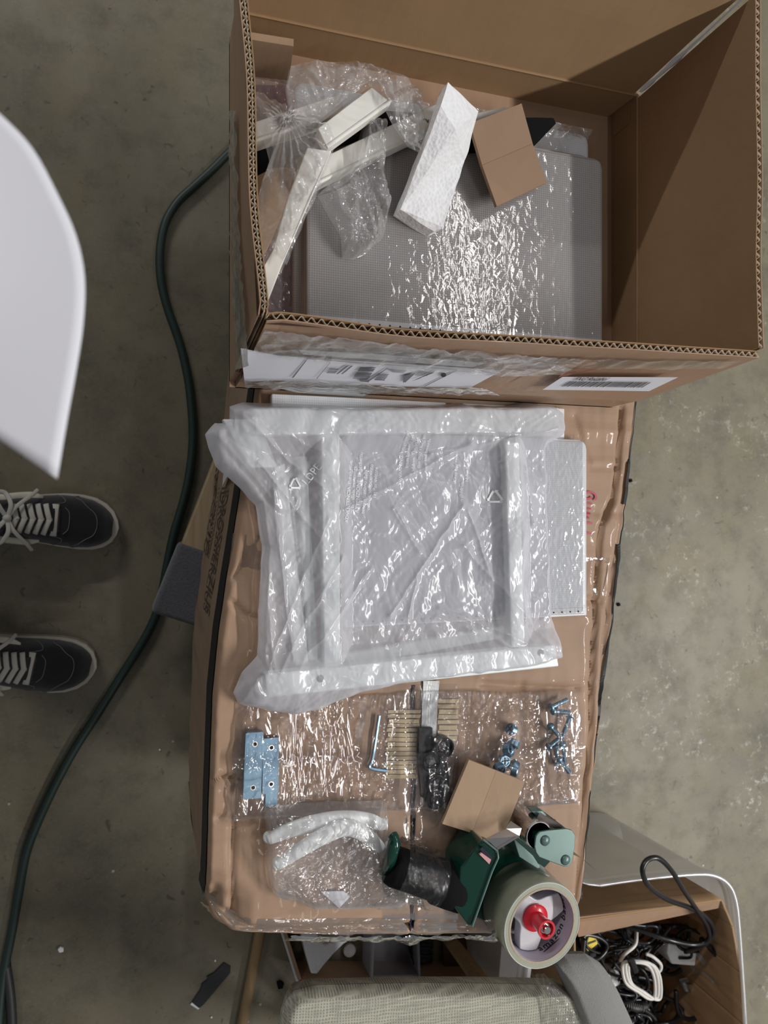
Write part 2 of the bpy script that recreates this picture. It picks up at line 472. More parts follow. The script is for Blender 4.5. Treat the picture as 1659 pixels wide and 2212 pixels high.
MAT = dict(
    floor=m_floor(),
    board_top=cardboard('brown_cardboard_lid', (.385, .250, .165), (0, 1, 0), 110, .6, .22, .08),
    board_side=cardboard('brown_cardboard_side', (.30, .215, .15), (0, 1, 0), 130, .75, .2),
    kraft=cardboard('kraft_liner_inside', (.34, .215, .115), (1, 1, 0), 60, .8, .14),
    kraft_x=cardboard('kraft_liner_ribbed', (.33, .205, .11), (0, .6, 1), 90, .8, .14),
    kraft_out=cardboard('kraft_liner_outside', (.40, .255, .165), (1, 0, 0), 100, .6, .2, .1),
    kraft_pad=cardboard('kraft_pad', (.385, .265, .175), (1, 1, 0), 70, .75, .1),
    kraft_dark_pad=cardboard('kraft_pad_dull', (.29, .19, .125), (1, 1, 0), 70, .8, .1),
    kraft_light=cardboard('kraft_cut_edge', (.56, .44, .30), (1, 1, 0), 300, .9, .2),
    flute=plain('flute_paper', (.50, .40, .29), .9),
    gap_shade_and_board=plain('flute_gap_shade_and_brown_board', (.07, .042, .03), .95, spec=.1),  # shade of the flute gaps put into the colour; also colours a brown board
    torn=cardboard('torn_board_face', (.62, .50, .33), (0, 1, 0), 260, .9, .3),
    paper=plain('white_paper', (.80, .80, .86), .55, var=.015, scale=8),
    paper_dull=plain('white_paper_under_tape', (.62, .63, .63), .35, var=.05, scale=30),
    ink=plain('black_print', (.02, .02, .022), .6),
    ink_soft=plain('grey_print', (.17, .17, .18), .6),
    ink_brown=plain('brown_black_print', (.075, .05, .045), .7),
    ink_olive=plain('dark_olive_print', (.10, .105, .085), .6),
    ink_red=plain('red_marker', (.42, .02, .07), .5),
    line_brown=plain('brown_line_print', (.28, .12, .075), .6),
    black_edge=plain('black_edge_print', (.012, .013, .016), .6, var=.3, scale=200),
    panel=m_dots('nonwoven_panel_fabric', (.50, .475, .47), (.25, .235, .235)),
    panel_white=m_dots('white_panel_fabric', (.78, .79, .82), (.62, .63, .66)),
    panel_edge=plain('white_panel_edge', (.74, .74, .76), .5),
    maroon=plain('maroon_board', (.20, .062, .075), .6, var=.12, scale=20),
    white_metal=plain('white_powder_coat', (.80, .79, .74), .35, var=.02),
    white_frame=plain('white_frame_enamel', (.84, .88, .87), .35, var=.02),
    white_plastic=plain('white_plastic', (.85, .86, .86), .3, var=.02),
    hole=plain('hole_shadow', (.015, .015, .03), .9),
    black_foam=plain('black_foam', (.010, .010, .011), .95, spec=.08),
    black=plain('black_plastic', (.010, .010, .013), .35, spec=.3),
    black_rub=plain('black_rubber', (.02, .02, .021), .5),
    foam=m_foam(),
    bag=film('frosted_bag_film', .50, (.90, .89, .94), .20, (55, .16), gloss=.7),
    bag_clear=film('soft_bag_film', .19, (.80, .80, .81), .09, (95, .5), gloss=1.4),
    bag_thin=film('thin_bag_film', .11, (.80, .80, .81), .08, (80, .5), gloss=1.4),
    grip_film=film('grip_wrap_film', .004, (.5, .5, .5), .06, (150, .7), gloss=1.0),
    hardware=film('clear_pouch_film', .022, (.75, .72, .74), .04, (30, .42), stretch=(1.6, .5, 1), gloss=1.25),
    shrink=film('shrink_wrap_film', .03, (.8, .8, .8), .05, (100, .15), stretch=(1.2, .8, 1), gloss=1.6),
    tape=film('clear_packing_tape', .10, (.60, .50, .42), .08, (60, .3), gloss=1.8),
    tape_grey=film('wrinkled_packing_tape', .16, (.72, .70, .64), .10, (55, .8), stretch=(.6, 1.3, 1.3), gloss=1.8),
    tote=film('milky_tote_plastic', .52, (.66, .66, .67), .35, (20, .05), gloss=.5),
    tub=film('clear_tub_plastic', .35, (.5, .5, .55), .2, (20, .05), gloss=1.0),
    print_white=plain('white_film_print', (.85, .85, .87), .5),
    zinc=m_zinc(),
    steel=plain('bright_steel', (.66, .64, .62), .16, 1.0),
    blade=plain('dark_blade_steel', (.14, .12, .11), .4, .8),
    green=plain('dark_green_paint', (.003, .040, .026), .16, .0, coat=.6, var=.2, scale=30),
    green_lit=plain('green_paint_lit', (.115, .185, .168), .38, .3, var=.22, scale=45),  # lit copy of the dark green, the light is put into the colour
    grip=plain('black_grip', (.009, .009, .010), .8, spec=.1, var=.2, scale=300, bump=.5),
    tape_roll=plain('wound_clear_tape', (.36, .37, .28), .22, var=.12, scale=40, coat=.4),
    core=plain('cardboard_core', (.40, .33, .26), .8, var=.2, scale=300),
    core_in=plain('grey_core_paper', (.42, .40, .48), .6),
    hub=plain('grey_hub_plastic', (.56, .55, .57), .3, var=.02, coat=.2),
    red=plain('red_knob_plastic', (.62, .015, .03), .25, coat=.3),
    pink=plain('pink_tab', (.55, .25, .25), .5),
    hose=plain('dark_green_cord', (.010, .027, .022), .5, var=.2),
    shoe=m_pile('black_canvas', (.008, .008, .011), (.02, .02, .026), 900),
    sole=plain('off_white_rubber', (.46, .43, .37), .55, var=.12, scale=40),
    lace=plain('grey_white_lace', (.50, .48, .44), .8, var=.1, scale=700),
    stitch=plain('grey_stitching', (.16, .16, .17), .8),
    stripe=plain('cream_leather', (.58, .55, .46), .5),
    denim=m_pile('dark_trouser_cloth', (.012, .014, .02), (.03, .033, .045), 700),
    wood=m_wood('pale_pine', (.30, .22, .13), (.44, .34, .21), 1),
    wood_stick=m_wood('brown_dowel_wood', (.24, .155, .075), (.33, .22, .11), 1),
    carpet=m_pile('grey_dolly_carpet', (.06, .063, .072), (.20, .205, .225), 260),
    linen=m_weave('beige_linen', (.46, .45, .37), (.29, .283, .22)),
    velvet=m_pile('grey_velvet', (.27, .265, .255), (.36, .355, .345), 600),
    yellow=plain('yellow_sticker', (.75, .55, .02), .5),
    cable=plain('black_cable_sheath', (.014, .014, .016), .32),
    cable_w=plain('white_cable_sheath', (.66, .64, .60), .4),
    grey_plastic=plain('grey_adapter_plastic', (.30, .30, .30), .4),
    tan=plain('tan_strip', (.36, .29, .19), .5),
    skin=plain('skin', (.50, .30, .22), .5),
)

# ================================================================== SETTING: the concrete floor
fl = mesh('floor', ([(-6, -6, 0), (7, -6, 0), (7, 6, 0), (-6, 6, 0)], [(0, 1, 2, 3)]), MAT['floor'])
tag(fl, kind='structure')

# ================================================================== DOLLY under the long carton
DZ = 0.12
dolly = empty('furniture_dolly', (0.2, 0.0, 0), 'low wooden furniture dolly with grey carpeted crossbar under the long brown carton', 'dolly')
rd = Vector((-.087, -.235, 0)).normalized(); rn = Vector((-rd.y, rd.x, 0)) * -1
if rn.x < 0: rn = -rn
a0 = at(510, 870, DZ); b0 = at(395, 1170, DZ) + rd * .02
def plank(p, q, wv, z0, z1):
    return prism([(p.x, p.y), (q.x, q.y), (q.x + wv.x, q.y + wv.y), (p.x + wv.x, p.y + wv.y)], z0, z1)
mesh('wooden_rail', plank(a0 - rd * .22, b0, rn * .10, DZ - .042, DZ - .004), MAT['wood'], dolly, bevel=.003)
mesh('wooden_rail', plank(a0 - rd * .22 + rn * .36, b0 + rn * .36, rn * .10, DZ - .042, DZ - .004), MAT['wood'], dolly, bevel=.003)
c0 = at(395, 1172, DZ)
mesh('carpeted_crossbar', plank(c0 - rn * .006, c0 + rd * .125 - rn * .008, rn * .48, DZ - .05, DZ - .001), MAT['carpet'], dolly, bevel=.008, seg=3)
mesh('carpeted_crossbar', plank(a0 - rd * .33, a0 - rd * .21, rn * .48, DZ - .05, DZ - .001), MAT['carpet'], dolly, bevel=.008, seg=3)
for s, k in ((.10, .06), (.10, .40), (-.30, .06), (-.30, .40)):
    p = c0 + rd * (.06 if s > 0 else -.50) + rn * k
    wv = mesh('caster_wheel', lathe([(0, -.012), (.030, -.012), (.034, -.006), (.034, .006), (.030, .012), (0, .012)], (p.x, p.y, .034), 20, (rn.x, rn.y, 0)), MAT['black_rub'], dolly, smooth=False)
    mesh('caster_fork', join(box(p.x - .02, p.x + .02, p.y - .02, p.y + .02, .064, .071), box(p.x - .02, p.x - .016, p.y - .01, p.y + .01, .03, .066), box(p.x + .016, p.x + .02, p.y - .01, p.y + .01, .03, .066)), MAT['zinc'], dolly)

# ================================================================== LONG CARTON (table for everything)
LT = 0.54
Lf = [atxy(u, v, LT) for u, v in ((447, 1975), (448, 1900), (452, 1750), (461, 1500), (474, 1370), (492, 1250), (516, 1100), (530, 1000))] + [(.117, .18), (.135, .34), (.15, .53)]
Rt = [atxy(u, v, LT) for u, v in ((1258, 2000), (1268, 1900), (1290, 1700), (1312, 1500), (1332, 1350), (1352, 1150), (1364, 1050), (1385, 860))] + [(.655, .30), (.675, .53)]
Bt = [atxy(u, v, LT) for u, v in ((447, 1975), (462, 2005), (500, 2021), (640, 2026), (900, 2027), (1100, 2024), (1258, 2000))]
Tp = [(.15, .53), (.40, .525), (.675, .53)]
carton = empty('long_carton', (.33, -.02, DZ), 'long closed brown cardboard carton lying flat under the open box and all the parts', 'box')
NU, NV = 151, 281
X, Y, U, V = coons(Bt, Rt, Tp, Lf, NU, NV)
def crease(px, depth, wd):
    p = [atxy(u, v, LT) for u, v in px]; d = np.full(X.shape, 9.0)
    for a, b in zip(p[:-1], p[1:]): d = np.minimum(d, segd(X, Y, *a, *b))
    return -1.6 * depth * np.exp(-(d / wd) ** 2)
CR = [([(1345, 880), (1336, 1000), (1322, 1085), (1298, 1140), (1290, 1250), (1283, 1400), (1276, 1600), (1263, 1750), (1245, 1960)], .006, .0028),
      ([(1356, 1000), (1345, 1090), (1336, 1180), (1326, 1230), (1322, 1280), (1312, 1330), (1305, 1450), (1300, 1520)], .005, .0026),
      ([(1322, 1085), (1310, 1120)], .003, .004), ([(1300, 1520), (1290, 1640), (1282, 1760)], .003, .003),
      ([(505, 1980), (500, 1880), (503, 1780), (512, 1700)], .004, .003),
      ([(470, 1770), (500, 1772), (540, 1775)], .003, .004), ([(462, 1690), (480, 1680), (520, 1688)], .004, .003),
      ([(1040, 1478), (1140, 1486), (1250, 1490)], .0035, .003), ([(1130, 1480), (1135, 1488)], .002, .004),
      ([(495, 1990), (540, 2008), (640, 2012), (760, 2004), (900, 2000), (1010, 2006)], .005, .004),
      ([(893, 1490), (893, 1620), (893, 1800), (893, 2030)], .004, .0022),
      ([(505, 1250), (530, 1215), (560, 1160)], .003, .003), ([(500, 1300), (530, 1330), (560, 1340)], .003, .003),
      ([(1240, 900), (1275, 1010), (1335, 1010)], .002, .004), ([(1240, 1290), (1300, 1300)], .003, .004)]
Z = np.full(X.shape, LT)
for c_ in CR: Z = Z + crease(*c_)
Z += .0034 * (vnoise(X * 2.2 + .4 * Y, Y * 48, 3) - .5) + .0016 * (vnoise(X * 5, Y * 110, 13) - .5) + .003 * (vnoise(X * 7, Y * 9, 4) - .5) + .0012 * (vnoise(X * 120, Y * 14, 6) - .5)
# rounded, rubbed edges and a crushed near-left corner
ed = np.minimum(np.minimum(U, 1 - U) * .5, V * 1.0)
Z -= .010 * np.clip(1 - ed / .011, 0, 1) ** 2
dc = np.hypot(X - Bt[0][0], Y - Bt[0][1]); dc2 = np.hypot(X - Bt[-1][0], Y - Bt[-1][1])
Z -= .030 * np.clip(1 - dc / .055, 0, 1) ** 1.5 * (.55 + .9 * vnoise(X * 90, Y * 90, 8)) + .016 * np.clip(1 - dc2 / .04, 0, 1) ** 1.5
ZT = np.minimum(Z, LT + .0005)
top = gridvf(X, Y, ZT)
# the four sides drop from the lid's rim
def skirt(bx, by, bz, n=14, bulge=.006, seed=1):
    m = len(bx); V_, F_ = [], []
    cx, cy = .34, -.02
    for k in range(n):
        t = k / (n - 1)
        for i in range(m):
            dx, dy = bx[i] - cx, by[i] - cy; L = math.hypot(dx, dy)
            o = bulge * math.sin(t * math.pi) + .004 * (float(vnoise(np.array([i * .13]), np.array([t * 5]), seed)[0]) - .5) * min(1, t * 4)
            z = bz[i] + (DZ - bz[i]) * t
            V_.append((bx[i] + dx / L * o, by[i] + dy / L * o * .4, z))
    for k in range(n - 1):
        for i in range(m - 1):
            a = k * m + i; F_.append((a, a + m, a + m + 1, a + 1))
    return V_, F_
sk = lambda s, sd: skirt(s[0], s[1], s[2], seed=sd)
left_s = sk((X[::-1, 0], Y[::-1, 0], ZT[::-1, 0]), 2); near_s = sk((X[0, :], Y[0, :], ZT[0, :]), 3)
right_s = sk((X[:, -1], Y[:, -1], ZT[:, -1]), 4); far_s = sk((X[-1, ::-1], Y[-1, ::-1], ZT[-1, ::-1]), 5)
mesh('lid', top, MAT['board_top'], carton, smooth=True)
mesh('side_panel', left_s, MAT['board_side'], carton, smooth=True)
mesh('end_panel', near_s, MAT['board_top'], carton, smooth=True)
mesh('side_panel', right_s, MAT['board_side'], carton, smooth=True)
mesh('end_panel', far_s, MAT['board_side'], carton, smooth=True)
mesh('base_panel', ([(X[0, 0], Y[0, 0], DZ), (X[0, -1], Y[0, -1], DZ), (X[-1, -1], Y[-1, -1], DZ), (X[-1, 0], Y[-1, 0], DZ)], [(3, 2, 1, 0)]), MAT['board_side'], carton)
# nearest lid height under any point (for things laid on it)
def lid_z(x, y):
    i = np.argmin((X - x) ** 2 + (Y - y) ** 2); return float(ZT.ravel()[i])
def strip_on(px, wpx=None, lift=.0006, h=LT, n=40):
    """ribbon between two pixel polylines (left edge, right edge) laid on the lid"""
    a = resample([atxy(u, v, h) for u, v in px], n); b = resample([atxy(u, v, h) for u, v in wpx], n)
    m = 14; V_, F_ = [], []
    for i in range(n):
        for k in range(m):
            t = k / (m - 1); x = a[i][0] * (1 - t) + b[i][0] * t; y = a[i][1] * (1 - t) + b[i][1] * t
            V_.append((x, y, lid_z(x, y) + lift))
    for i in range(n - 1):
        for k in range(m - 1):
            q = i * m + k; F_.append((q, q + 1, q + m + 1, q + m))
    return V_, F_
# black printed band rolling over both long edges
def edge_band(side, z0, z1, off, rows):
    b = (X[:, 0], Y[:, 0], ZT[:, 0]) if side < 0 else (X[:, -1], Y[:, -1], ZT[:, -1])
    m = len(b[0]); V_, F_ = [], []
    for k in range(rows):
        t = k / (rows - 1)
        for i in range(m):
            wob = .0018 * (float(vnoise(np.array([i * .35]), np.array([k * .3]), 12)[0]) - .5)
            V_.append((b[0][i] + side * (off + .0030 * t) , b[1][i], b[2][i] - z0 - (z1 - z0) * t + wob))
    for k in range(rows - 1):
        for i in range(m - 1):
            a = k * m + i
            F_.append((a, a + 1, a + m + 1, a + m))
    return V_, F_
mesh('black_edge_stripe', edge_band(-1, .000, .036, .0012, 5), MAT['black_edge'], carton, label='black printed stripe')
def inset_band(d0, d1, lift):
    m = NV; V_, F_ = [], []
    for j in range(0, m):
        for d in (d0, d1):
            dd = d + .0016 * (float(vnoise(np.array([j * .12]), np.array([d * 900]), 14)[0]) - .5)
            x = X[j, -1] - dd; y = Y[j, -1]
            V_.append((x, y, lid_z(x, y) + lift))
    for j in range(m - 1): F_.append((2 * j, 2 * j + 1, 2 * j + 3, 2 * j + 2))
    return V_, F_
mesh('black_edge_stripe', inset_band(.0085, .0032, .0009), MAT['black_edge'], carton, label='black printed stripe')
# packing tape across the lid, along the seam and over the near edge
mesh('packing_tape', strip_on([(505, 1152), (800, 1185), (1100, 1205), (1352, 1205)], [(495, 1222), (800, 1262), (1100, 1280), (1338, 1287)]), MAT['tape'], carton, smooth=True)
mesh('packing_tape', strip_on([(830, 1478), (828, 1700), (826, 2026)], [(992, 1478), (990, 1700), (988, 2024)], lift=.0012), MAT['tape'], carton, smooth=True)
mesh('packing_tape', strip_on([(452, 1952), (520, 1985), (800, 1982), (1060, 1985), (1262, 1930)], [(452, 1975), (500, 2018), (800, 2024), (1060, 2022), (1258, 1998)]), MAT['tape_grey'], carton, smooth=True)
# a torn fringe of tape film hanging off the near edge
def fringe():
    n, m = 120, 7; V_, F_ = [], []
    for i in range(n):
        u = i / (n - 1); j = int((.22 + .73 * u) * (NU - 1))
        x0, y0, z0 = X[0, j], Y[0, j], ZT[0, j]
        d = .014 + .016 * float(vnoise(np.array([u * 16]), np.array([.5]), 5)[0])
        for k in range(m):
            t = k / (m - 1)
            V_.append((x0 + .003 * math.sin(u * 90 + k), y0 - .002 - d * t, z0 - .012 * t - .02 * t * t + .006 * float(vnoise(np.array([u * 60]), np.array([t * 4]), 6)[0])))
    for i in range(n - 1):
        for k in range(m - 1):
            q = i * m + k; F_.append((q, q + m, q + m + 1, q + 1))
    return V_, F_
mesh('tape_fringe', fringe(), MAT['tape_grey'], carton, smooth=True)
mesh('seam', strip_on([(889, 1480), (888, 1700), (886, 2024)], [(897, 1480), (898, 1700), (896, 2024)], lift=.0009), MAT['hole'], carton)
cz = [at(u, v, LT) for u, v in ((436, 1978), (470, 1992), (545, 2018), (640, 2024), (640, 2034), (540, 2042), (470, 2026), (440, 2002))]
Vc, Fc = [], []
for i in range(40):
    s = i / 39; a_ = cz[0].lerp(cz[1], min(1, s * 3)) if s < .333 else (cz[1].lerp(cz[2], s * 3 - 1) if s < .667 else cz[2].lerp(cz[3], s * 3 - 2))
    b_ = cz[7].lerp(cz[6], min(1, s * 3)) if s < .333 else (cz[6].lerp(cz[5], s * 3 - 1) if s < .667 else cz[5].lerp(cz[4], s * 3 - 2))
    for k in range(9):
        p = a_.lerp(b_, k / 8); e = float(vnoise(np.array([s * 26]), np.array([k * .9]), 77)[0])
        Vc.append((p.x + .003 * (e - .5), p.y + .004 * (e - .5), LT - .018 - .022 * k / 8 * (1 - .6 * s) + .010 * (e - .5) - .012 * (1 - s)))
for i in range(39):
    for k in range(8):
        q = i * 9 + k; Fc.append((q, q + 9, q + 10, q + 1))
mesh('torn_corner', (Vc, Fc), MAT['torn'], carton, label='crushed torn corner')
# where old tape was pulled off: ribs of the torn face
def ribs(px, n=15):
    q = [at(u, v, LT) for u, v in px]; V_, F_ = [], []; rnd = random.Random(4)
    for k in range(n):
        t0 = k / n; t1 = t0 + (.72 + .2 * rnd.random()) / n
        for t in (t0, t1):
            l = q[0].lerp(q[3], t); r = q[1].lerp(q[2], t)
            e = rnd.uniform(-.001, .002)
            for p in (l + Vector((e, 0, 0)), l.lerp(r, .5), r - Vector((e, 0, 0))):
                V_.append((p.x, p.y, lid_z(p.x, p.y) + (.0022 if t == t0 else .0016)))
        a = k * 6
        F_ += [(a, a + 3, a + 4, a + 1), (a + 1, a + 4, a + 5, a + 2)]
    return V_, F_
mesh('torn_patch', ribs([(838, 1533), (908, 1533), (898, 1682), (830, 1682)]), MAT['torn'], carton, label='pale torn board with flute ribs')
mesh('torn_patch', ribs([(946, 1510), (992, 1510), (988, 1600), (945, 1600)], 8), MAT['torn'], carton, label='pale torn board with flute ribs')
mesh('grey_strip', strip_on([(913, 1470), (908, 1590)], [(948, 1470), (940, 1590)], lift=.0028), MAT['paper_dull'], carton, label='grey white strip')
# red marker writing
def stroke(px, wd, h=LT, lift=.0022, z=None):
    p = [at(u, v, h) for u, v in px]; p = cat(p, 6) if len(p) > 2 else p
    V_, F_ = [], []
    for i, a in enumerate(p):
        t = (p[min(i + 1, len(p) - 1)] - p[max(i - 1, 0)]).normalized(); n_ = Vector((-t.y, t.x, 0)) * wd / 2
        for s in (-1, 1):
            q = a + n_ * s; V_.append((q.x, q.y, (lid_z(q.x, q.y) if z is None else z) + lift))
    for i in range(len(p) - 1): F_.append((2 * i, 2 * i + 1, 2 * i + 3, 2 * i + 2))
    return V_, F_
mesh('red_writing', join(stroke([(1262, 1064), (1274, 1063), (1283, 1068), (1285, 1076), (1281, 1080)], .0028), stroke([(1262, 1078), (1271, 1077), (1277, 1073)], .0028),
     *[stroke([(1262, y), (x, y + 1)], .0026) for y, x in ((1087, 1277), (1098, 1275), (1108, 1274), (1129, 1277), (1151, 1275))], stroke([(1264, 1115), (1270, 1120)], .0024)), MAT['ink_red'], carton, label='red marker writing')
# big printed words on the side that faces the photographer (left face, wrapped on its real surface)
_lx, _ly, _lz = X[::-1, 0], Y[::-1, 0], ZT[::-1, 0]
_lv = np.array(left_s[0], float)
def left_pt(u, v):
    d = ray(u, v); x = .07
    for _ in range(6):
        s = x / d.x; y, z = d.y * s, CAM_H + d.z * s
        k = int(np.argmin((_lv[:, 1] - y) ** 2 + (_lv[:, 2] - z) ** 2)); x = float(_lv[k, 0])
    return Vector((x, y, z))
def side_text(s, u0, v0, u1, v1, hgt, bold=.0, shear=0):
    """run of letters from the point seen at (u0,v0) to (u1,v1), hgt tall"""
    p, q = left_pt(u0, v0), left_pt(u1, v1)
    V_, F_ = text('printed_words', s, None, None, Matrix.Identity(4), 1.0, bold, shear)
    xs = [v.x for v in V_]; ys = [v.y for v in V_]; x0, x1 = min(xs), max(xs); y0, y1 = min(ys), max(ys)
    out = []
    for v in V_:
        a = (v.x - x0) / (x1 - x0); b_ = (v.y - y0) / (y1 - y0)
        y = p.y + (q.y - p.y) * a; z = p.z + (q.z - p.z) * a + (b_ - .5) * hgt
        k = np.argsort((_lv[:, 1] - y) ** 2 + (_lv[:, 2] - z) ** 2)[:6]
        out.append((float(_lv[k, 0].min()) - .0016, y, z))
    return mesh('printed_words', (out, F_), MAT['ink_brown'], carton)
side_text('SEROLIG', 475, 1000, 446, 1196, .075, .03)
side_text('IDROSSIERZIUS', 490, 1052, 446, 1322, .062, .012)
side_text('................', 480, 1052, 456, 1200, .012, .02)
# white corner of a sticker on the side
mesh('sticker', ([tuple(Vector(onX(u, v, .088)) + Vector((0, 0, 0))) for u, v in ((484, 1004), (500, 1012), (480, 1050))], [(0, 1, 2)]), MAT['paper'], carton, label='white sticker corner')
# ================================================================== OPEN BOX on top
BZ = LT + .001
obx = empty('open_box', (.33, .34, BZ), 'open brown double-wall cardboard box, flaps raised, holding wrapped white panels', 'box')
bx0, bx1, by0, by1, FZ, RZ = .088, .580, .146, .524, .600, .753
th = .0065
def wallslab(a, b, z0, z1, n, t):
    n = Vector(n).normalized() * t
    return prism([(a[0], a[1]), (b[0], b[1]), (b[0] + n.x, b[1] + n.y), (a[0] + n.x, a[1] + n.y)], z0, z1)
body = join(wallslab((bx0, by0), (bx1, by0), BZ, FZ, (0, -1, 0), th), wallslab((bx0, by1), (bx1, by1), BZ, FZ, (0, 1, 0), th),
            wallslab((bx0, by0), (bx0, by1), BZ, FZ, (-1, 0, 0), th), wallslab((bx1, by0), (bx1, by1), BZ, FZ, (1, 0, 0), th),
            box(bx0 - th, bx1 + th, by0 - th, by1 + th, BZ, BZ + .006))
mesh('box_body', body, MAT['kraft_out'], obx)
def flap(A, B, A2, B2, out, double, mat_in, warp=.002, n=40, seed=1):
    """raised flap: two liners and, between them at the rim, the real flute sheets"""
    A, B, A2, B2 = map(Vector, (A, B, A2, B2)); out = Vector(out).normalized()
    fld = None
    def sheet(off, t, mat, name, par):
        V_, F_ = [], []; m = 10
        for j in range(m):
            for i in range(n):
                u = i / (n - 1); q = j / (m - 1)
                p = A2.lerp(B2, u).lerp(A.lerp(B, u), q)
                p = p + out * (off + warp * (float(vnoise(np.array([u * 4]), np.array([q * 2]), seed)[0]) - .5) * q * 2 * (1 if 0 < i < n - 1 else .4))
                V_.append(p)
        m0 = len(V_)
        V_ += [v + out * t for v in V_]
        for j in range(m - 1):
            for i in range(n - 1):
                a = j * n + i
                F_ += [(a, a + n, a + n + 1, a + 1), (m0 + a, m0 + a + 1, m0 + a + n + 1, m0 + a + n)]
        for i in range(n - 1):
            for a in (i, (m - 1) * n + i): F_.append((a, a + 1, m0 + a + 1, m0 + a))
        for j in range(m - 1):
            for a in (j * n, j * n + n - 1): F_.append((a, a + n, m0 + a + n, m0 + a))
        return mesh(name, (V_, F_), mat, par)
    f = sheet(0, .0009, mat_in, 'flap', obx)
    sheet(th, .0009, MAT['kraft_out'], 'outer_liner', f)
    rows = [(.0009, th * .5), (th * .5, th)] if double else [(.0009, th)]
    if double: sheet(th * .5 - .0004, .0005, MAT['flute'], 'middle_liner', f)
    L = (B - A).length
    for o0, o1 in rows:
        per = .0068 if double else .0088
        cnt = int(L / per) * 8
        V_, F_ = [], []
        for i in range(cnt + 1):
            u = i / cnt; s = i / 8.0 + .35 * float(vnoise(np.array([i * .02]), np.array([3.]), seed)[0])
            o = (o0 + o1) / 2 + (o1 - o0) * .40 * math.sin(2 * math.pi * s)
            w = out * (warp * (float(vnoise(np.array([u * 4]), np.array([2.]), seed)[0]) - .5) * 2)
            r = A.lerp(B, u) + out * o + w; b = A2.lerp(B2, u) + out * o
            V_ += [r - Vector((0, 0, .0006)), r.lerp(b, .032)]
        for i in range(cnt): F_.append((2 * i, 2 * i + 1, 2 * i + 3, 2 * i + 2))
        g = mesh('fluting', (V_, F_), MAT['flute'], f, smooth=True); g['kind'] = 'stuff'
        sd_ = g.modifiers.new('thickness', 'SOLIDIFY'); sd_.thickness = .00035; sd_.offset = 0
    # dark sheet a little way down paints the shade between the flutes
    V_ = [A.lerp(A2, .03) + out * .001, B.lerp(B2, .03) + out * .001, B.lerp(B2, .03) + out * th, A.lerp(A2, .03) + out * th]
    mesh('flute_gap_shade', (V_, [(0, 1, 2, 3)]), MAT['gap_shade_and_board'], f)
    return f
lr0, lr1 = (.0905, .166, RZ), (.071, .56, RZ)
f_left = flap(lr1, lr0, (bx0, by1, FZ), (bx0, by0, FZ), (-1, .05, 0), True, MAT['kraft'], .006, seed=2)
f_front = flap((.092, .168, RZ - .004), (.617, .172, RZ), (bx0, by0, FZ), (bx1, by0, FZ), (0, -1, 0), False, MAT['kraft_x'], .004, seed=3)
f_right = flap((.617, .176, RZ), (.608, .549, RZ + .003), (bx1, by0, FZ), (bx1, by1 - .004, FZ), (1, 0, 0), False, MAT['kraft_x'], .004, seed=4)
f_back = flap((.072, .556, RZ), (.602, .556, RZ), (bx0, by1, FZ), (bx1 - .006, by1, FZ), (0, 1, 0), False, MAT['kraft'], .004, seed=5)
# inner liners of the body and folds
mesh('fold_line', join(tube([(bx0, by1 - .001, FZ), (bx1, by1 - .001, FZ)], .0016, 6), tube([(bx1 - .001, by0, FZ), (bx1 - .001, by1, FZ)], .0014, 6)), MAT['kraft'], obx)
mesh('inner_liner', join(box(bx0, bx1, by1 - .0012, by1 - .0002, BZ + .006, FZ), box(bx1 - .0012, bx1 - .0002, by0, by1, BZ + .006, FZ)), MAT['kraft'], obx)
q = [(lambda p: Vector((p.x, p.y, max(p.z, BZ + .012))))(onX(u, v, bx1 - .0025)) for u, v in ((1282, 277), (1361, 212), (1359, 266), (1285, 327))]
mesh('corner_tab', (list(q) + [p + Vector((.0018, 0, 0)) for p in q], [(0, 1, 2, 3), (7, 6, 5, 4), (0, 4, 5, 1), (1, 5, 6, 2), (2, 6, 7, 3), (3, 7, 4, 0)]), MAT['kraft'], obx)
# thin white strip along the open back corner
cs = cat([(.580, .525, FZ + .004), (.588, .533, FZ + .05), (.594, .540, FZ + .09), (.604, .552, RZ - .01)], 8)
Vt, Ft = [], []
for i, p in enumerate(cs):
    wd = .0012 + .0040 * math.sin(math.pi * min(1, .15 + i / 20)) * float(vnoise(np.array([i * .7]), np.array([1.]), 9)[0])
    Vt += [p + Vector((-wd, wd * .4, 0)), p + Vector((wd, -wd * .2, 0))]
Ft = [(2 * i, 2 * i + 1, 2 * i + 3, 2 * i + 2) for i in range(len(cs) - 1)]
mesh('corner_strip', (Vt, Ft), MAT['paper'], obx, label='thin white strip in the back corner')
